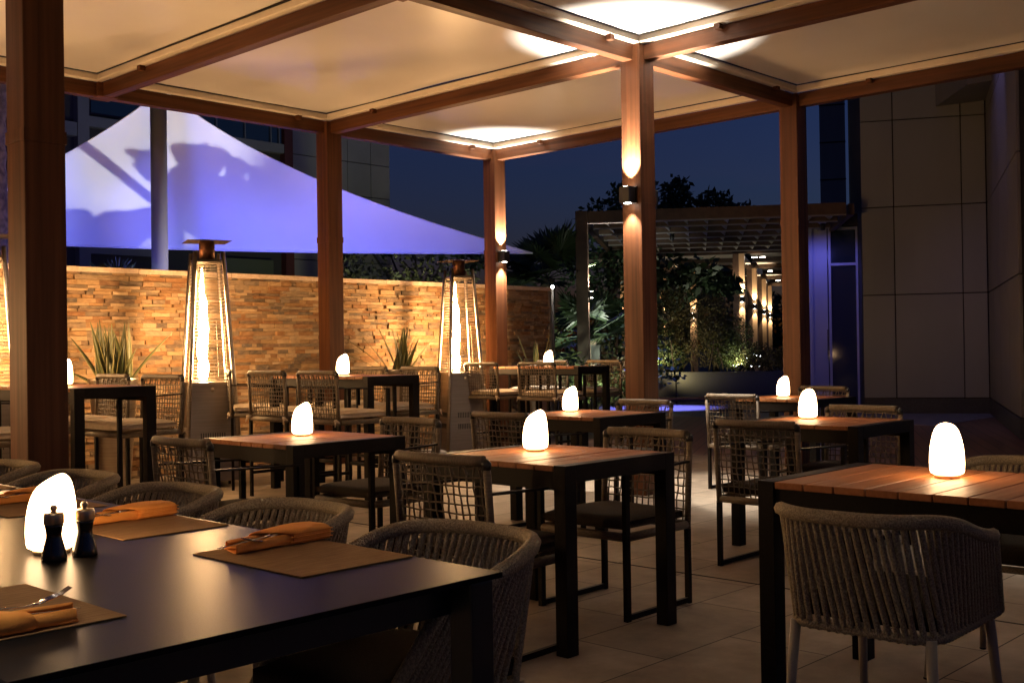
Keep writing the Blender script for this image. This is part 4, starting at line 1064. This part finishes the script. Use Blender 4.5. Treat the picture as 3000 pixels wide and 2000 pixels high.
# garden uplights
flood('small spike light under the lit shrub', (8.2, 1.9, .15), (8.9, 2.3, 1.4), 60, (.9, 1, .75), 110, .6, .04)
flood('small spike light beside the lit frond', (11.0, 2.7, .2), (11.7, 3.7, 1.8), 170, (.95, 1, .85), 70, .6, .04)
flood('small spike light at the ground shrub by the bar table', (7.9, .75, .75), (8.5, 1.15, .6), 16, (.85, 1, .7), 130, .6, .04)
flood('small spike light at the foot of the planter bush by the post', (15.2, 4.95, .75), (15.9, 5.0, 1.6), 30, (.95, 1, .6), 120, .6, .04)
flood('small spike light at the bush beside the lit posts', (16.3, 3.45, .75), (16.7, 3.9, 1.3), 18, (.95, 1, .6), 120, .6, .04)
flood('wide spike light at the dense planter bushes', (14.75, 4.05, .55), (16.3, 4.4, 1.5), 22, (1, .80, .35), 130, .7, .05)
flood('small spike light below the trees behind the planter', (17.3, 5.6, .3), (17.6, 6.3, 3), 60, (1, .95, .75), 120, .6, .04)
flood('warm spike light low among the dark shrubs', (13.3, 4.0, .3), (14.5, 5.8, 1.6), 40, (1, .72, .4), 110, .6, .04)
flood('spike light at the thin stemmed tree under the sail', (8.9, 5.6, .3), (9.8, 6.8, 2.6), 150, (.8, 1, .6), 110, .6, .04)
flood('spike light at the small palm by the mast', (.85, 1.65, 1.6), (1.15, 2.1, 2.2), 8, (.7, 1, .7), 110, .6, .04)

# ------------------------------------------------------------------ right hand building
a3 = rad(118); f2 = Vector((math.cos(a3), math.sin(a3), 0)); f1 = Vector((math.cos(a3 - PI / 2), math.sin(a3 - PI / 2), 0))
rb = thing('clad_building', 'large building clad in beige panels at the right of the terrace', 'building', (13.468, -.822, 0), math.atan2(-f2.y, -f2.x))
# local x: to the right along the panel wall, local y: away from us
seams_x = [0, .53, 1.63, 2.02]; seams_z = [.26, 2.05, 3.57, 5.07, 6.6, 8.1]
m = MB(); m.box(.0, .04, 0, 2.06, 8, 8.1); m.build('core', joint, rb)
m = MB(); g_ = .009
for i in range(3):
    for j in range(5):
        m.box(seams_x[i] + (g_ if i else 0), R.uniform(0, .003), seams_z[j] + g_, seams_x[i + 1] - g_, .039, seams_z[j + 1] - g_, R.random())
m.build('panel_wall', clad, rb, bevel=.003)
m = MB(); m.box(0, -.015, 0, 2.02, .03, .25); m.build('plinth', granite, rb)
# angled side wall coming toward us from the corner
th = rad(-94); dx, dy = math.cos(th), math.sin(th)
Ms = Matrix.Translation((2.03, -.0, 0)) @ Matrix.Rotation(th, 4, 'Z')
m = MB(); sx = [0.0, 1.1, 2.4, 3.9, 5.4]
for i in range(4):
    for j in range(5):
        m.box(sx[i] + g_, 0, seams_z[j] + g_, sx[i + 1] - g_, .04, seams_z[j + 1] - g_, 0, Ms)
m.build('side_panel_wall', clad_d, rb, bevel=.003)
m = MB(); m.box(0.0, .041, 0, 5.4, 3.0, 8.1, 0, Ms); m.build('side_core', joint, rb)
m = MB(); m.box(0.02, -.015, 0, 5.4, .03, .25, 0, Ms); m.build('side_plinth', granite, rb)
# boxed projection high in the corner
m = MB(); m.add([(1.24, -.01, 5.25), (2.02, -.01, 5.3), (2.02, -1.6, 5.3), (1.55, -1.6, 5.25), (1.24, -.01, 8.1), (2.02, -.01, 8.1), (2.02, -1.6, 8.1), (1.55, -1.6, 8.1)], [(3, 2, 1, 0), (0, 4, 7, 3), (3, 7, 6, 2), (1, 2, 6, 5), (4, 5, 6, 7), (0, 1, 5, 4)])
m.build('corner_projection', clad_d, rb)

# glass entrance
ge = thing('glass_entrance', 'tall glass doors with aluminium frames washed in blue light beside the clad building', 'glass doors', (15.206, 1.187, 0), math.atan2(-f2.y, -f2.x))
m = MB(); m.box(.02, .05, .0, 1.25, .07, 3.5); m.build('glass_pane', glass, ge)
for (x, w_, d_) in ((0, .10, .12), (.02, .36, .03), (.40, .05, .1), (.92, .06, .1), (1.12, .05, .12)):
    m = MB(); m.box(x, -d_ + .05, 0, x + w_, .049 if w_ < .3 else .048, 3.5); m.build('mullion' if w_ < .3 else 'door_leaf', bluegl, ge, bevel=.003)
for z in (2.75, 3.45):
    m = MB(); m.box(.45, -.03, z, .92, .046, z + .05); m.build('transom', bluegl, ge)
m = MB(); m.box(-.1, -.1, 3.52, 1.3, .3, 3.75); m.build('header', perg_d, ge)
m = MB(); m.box(.36, -.09, 1.0, .385, -.06, 1.5); m.build('door_handle', black_metal, ge)
bpy.context.view_layer.update()
q = wpt(ge, (.3, -2.6, 3.2)); q2 = wpt(ge, (.35, 0, 1.6))
bl = thing('blue_spotlight', 'blue ceiling spotlight washing the glass doors', 'spotlight', tuple(q))
m = MB(); m.lathe([(.04, 0), (.05, .12), (.0001, .12)], (0, 0, 0), 12); m.build('housing', black_metal, bl)
spot('blue_beam', (0, 0, -.02), q2 - q, 60, (.15, .16, 1), 75, .5, .04, bl)
q = Vector((13.2, 3.0, 3.3))
bl = thing('blue_spotlight', 'blue spotlight over the deck in front of the bench', 'spotlight', tuple(q))
m = MB(); m.lathe([(.04, 0), (.05, .12), (.0001, .12)], (0, 0, 0), 12); m.build('housing', black_metal, bl)
spot('blue_beam', (0, 0, -.02), (.0, .3, -3), 1500, (.19, .20, 1), 46, .7, .05, bl)

q = wpt(rb, (1.2, -3.4, 6.4)); q2 = wpt(rb, (2.3, -2.4, 2.5))
bl = thing('violet_spotlight', 'violet spotlight high up washing the angled side wall of the clad building', 'spotlight', tuple(q))
m = MB(); m.lathe([(.04, 0), (.05, .12), (.0001, .12)], (0, 0, 0), 12); m.build('housing', black_metal, bl)
spot('violet_beam', (0, 0, -.02), q2 - q, 45, (.36, .33, 1), 80, .8, .05, bl)
# distant tower and glass block right of the right hand post
tw = thing('office_tower', 'distant beige tower shaft behind the louvred pergola', 'tower', (50.6, 18.9, 0), rad(28))
m = MB(); m.box(0, -.7, 0, 3, .62, 24); m.build('shaft', clad, tw)
m = MB()
for z in range(4, 24, 2): m.box(-.02, -.72, z, 0, .64, z + .07)
m.build('seam', joint, tw)
gb = thing('glass_block', 'distant bluish glass block with a pale fin beside the clad building', 'building', (51.2, 18.0, 0), rad(28))
m = MB(); m.box(0, -1.2, 0, 3, -.05, 24); m.build('glass', glass, gb)
m = MB(); m.add([(-.05, -.15, 8.6 + 5), (-.05, -.5, 10.5 + 5), (-.05, -.5, 24), (-.05, -.15, 24), (-.3, -.15, 8.6 + 5), (-.3, -.5, 10.5 + 5), (-.3, -.5, 24), (-.3, -.15, 24)], [(3, 2, 1, 0), (4, 5, 6, 7), (0, 1, 5, 4), (1, 2, 6, 5), (2, 3, 7, 6), (3, 0, 4, 7)]); m.build('fin', clad, gb)

# ------------------------------------------------------------------ left hand building behind the sail
lb = thing('balcony_building', 'dark multi storey building with balconies and grey panels behind the sail', 'building', (9, 14, 0)); LO = lb.location
m = MB(); m.box(-10, 14.06, 0, 12.0, 22, 14); m.build('facade', facade, lb, LO)
m = MB(); m.box(12.06, 14.06, 0, 15.38, 22, 14); m.build('wing_core', joint, lb, LO)
m = MB(); zz = [.0, .9, 1.8, 2.7, 3.6, 4.5, 5.4, 6.3, 7.2, 8.1, 9.0, 10]; xx = [12.06, 12.95, 13.9, 14.7, 15.38]
for i in range(4):
    for j in range(11): m.box(xx[i] + .012, 14.0, zz[j] + .012, xx[i + 1] - .012, 14.059, zz[j + 1] - .012)
m.build('wing_cladding', mat('warm_grey_panels', (.42, .34, .27), (.36, .29, .23), (1, 1, 1), .6), lb, LO)
m = MB(); m.box(11.78, 13.85, 0, 12.03, 14.3, 12); m.build('red_column', redcol, lb, LO)
for (x0, x1, z0, z1, nm) in ((6.36, 6.62, 0, 12, 'pier'), (6.63, 11.77, 6.25, 6.48, 'floor_band'), (6.63, 8.3, 3.45, 3.72, 'floor_band'), (5.0, 6.35, 6.0, 6.3, 'floor_band'), (9.6, 11.4, 2.4, 3.52, 'low_wall')):
    m = MB(); m.box(x0, 13.86 if nm != 'pier' else 13.84, z0, x1, 14.05, z1); m.build(nm, mat('pale_grey_panels', (.34, .28, .23), (.28, .23, .19), (1, 1, 1), .6) if nm != 'low_wall' else mat('olive_render', (.16, .15, .07), None, rough=.8), lb, LO)
m = MB(); m.box(8.6, 13.88, 6.485, 11.7, 13.9, 7.25); gbm = m.build('glass_balustrade', glass, lb, LO)
m = MB()
for x in (9.0, 9.8, 10.6, 11.35, 11.6): m.box(x, 13.84, 6.485, x + .035, 13.875, 7.3)
m.box(8.6, 13.83, 7.3, 11.7, 13.9, 7.34); m.build('handrail', mast_m, lb, LO)
m = MB(); m.box(6.75, 14.02, 6.6, 8.5, 14.055, 8.0); m.build('window', glass, lb, LO)
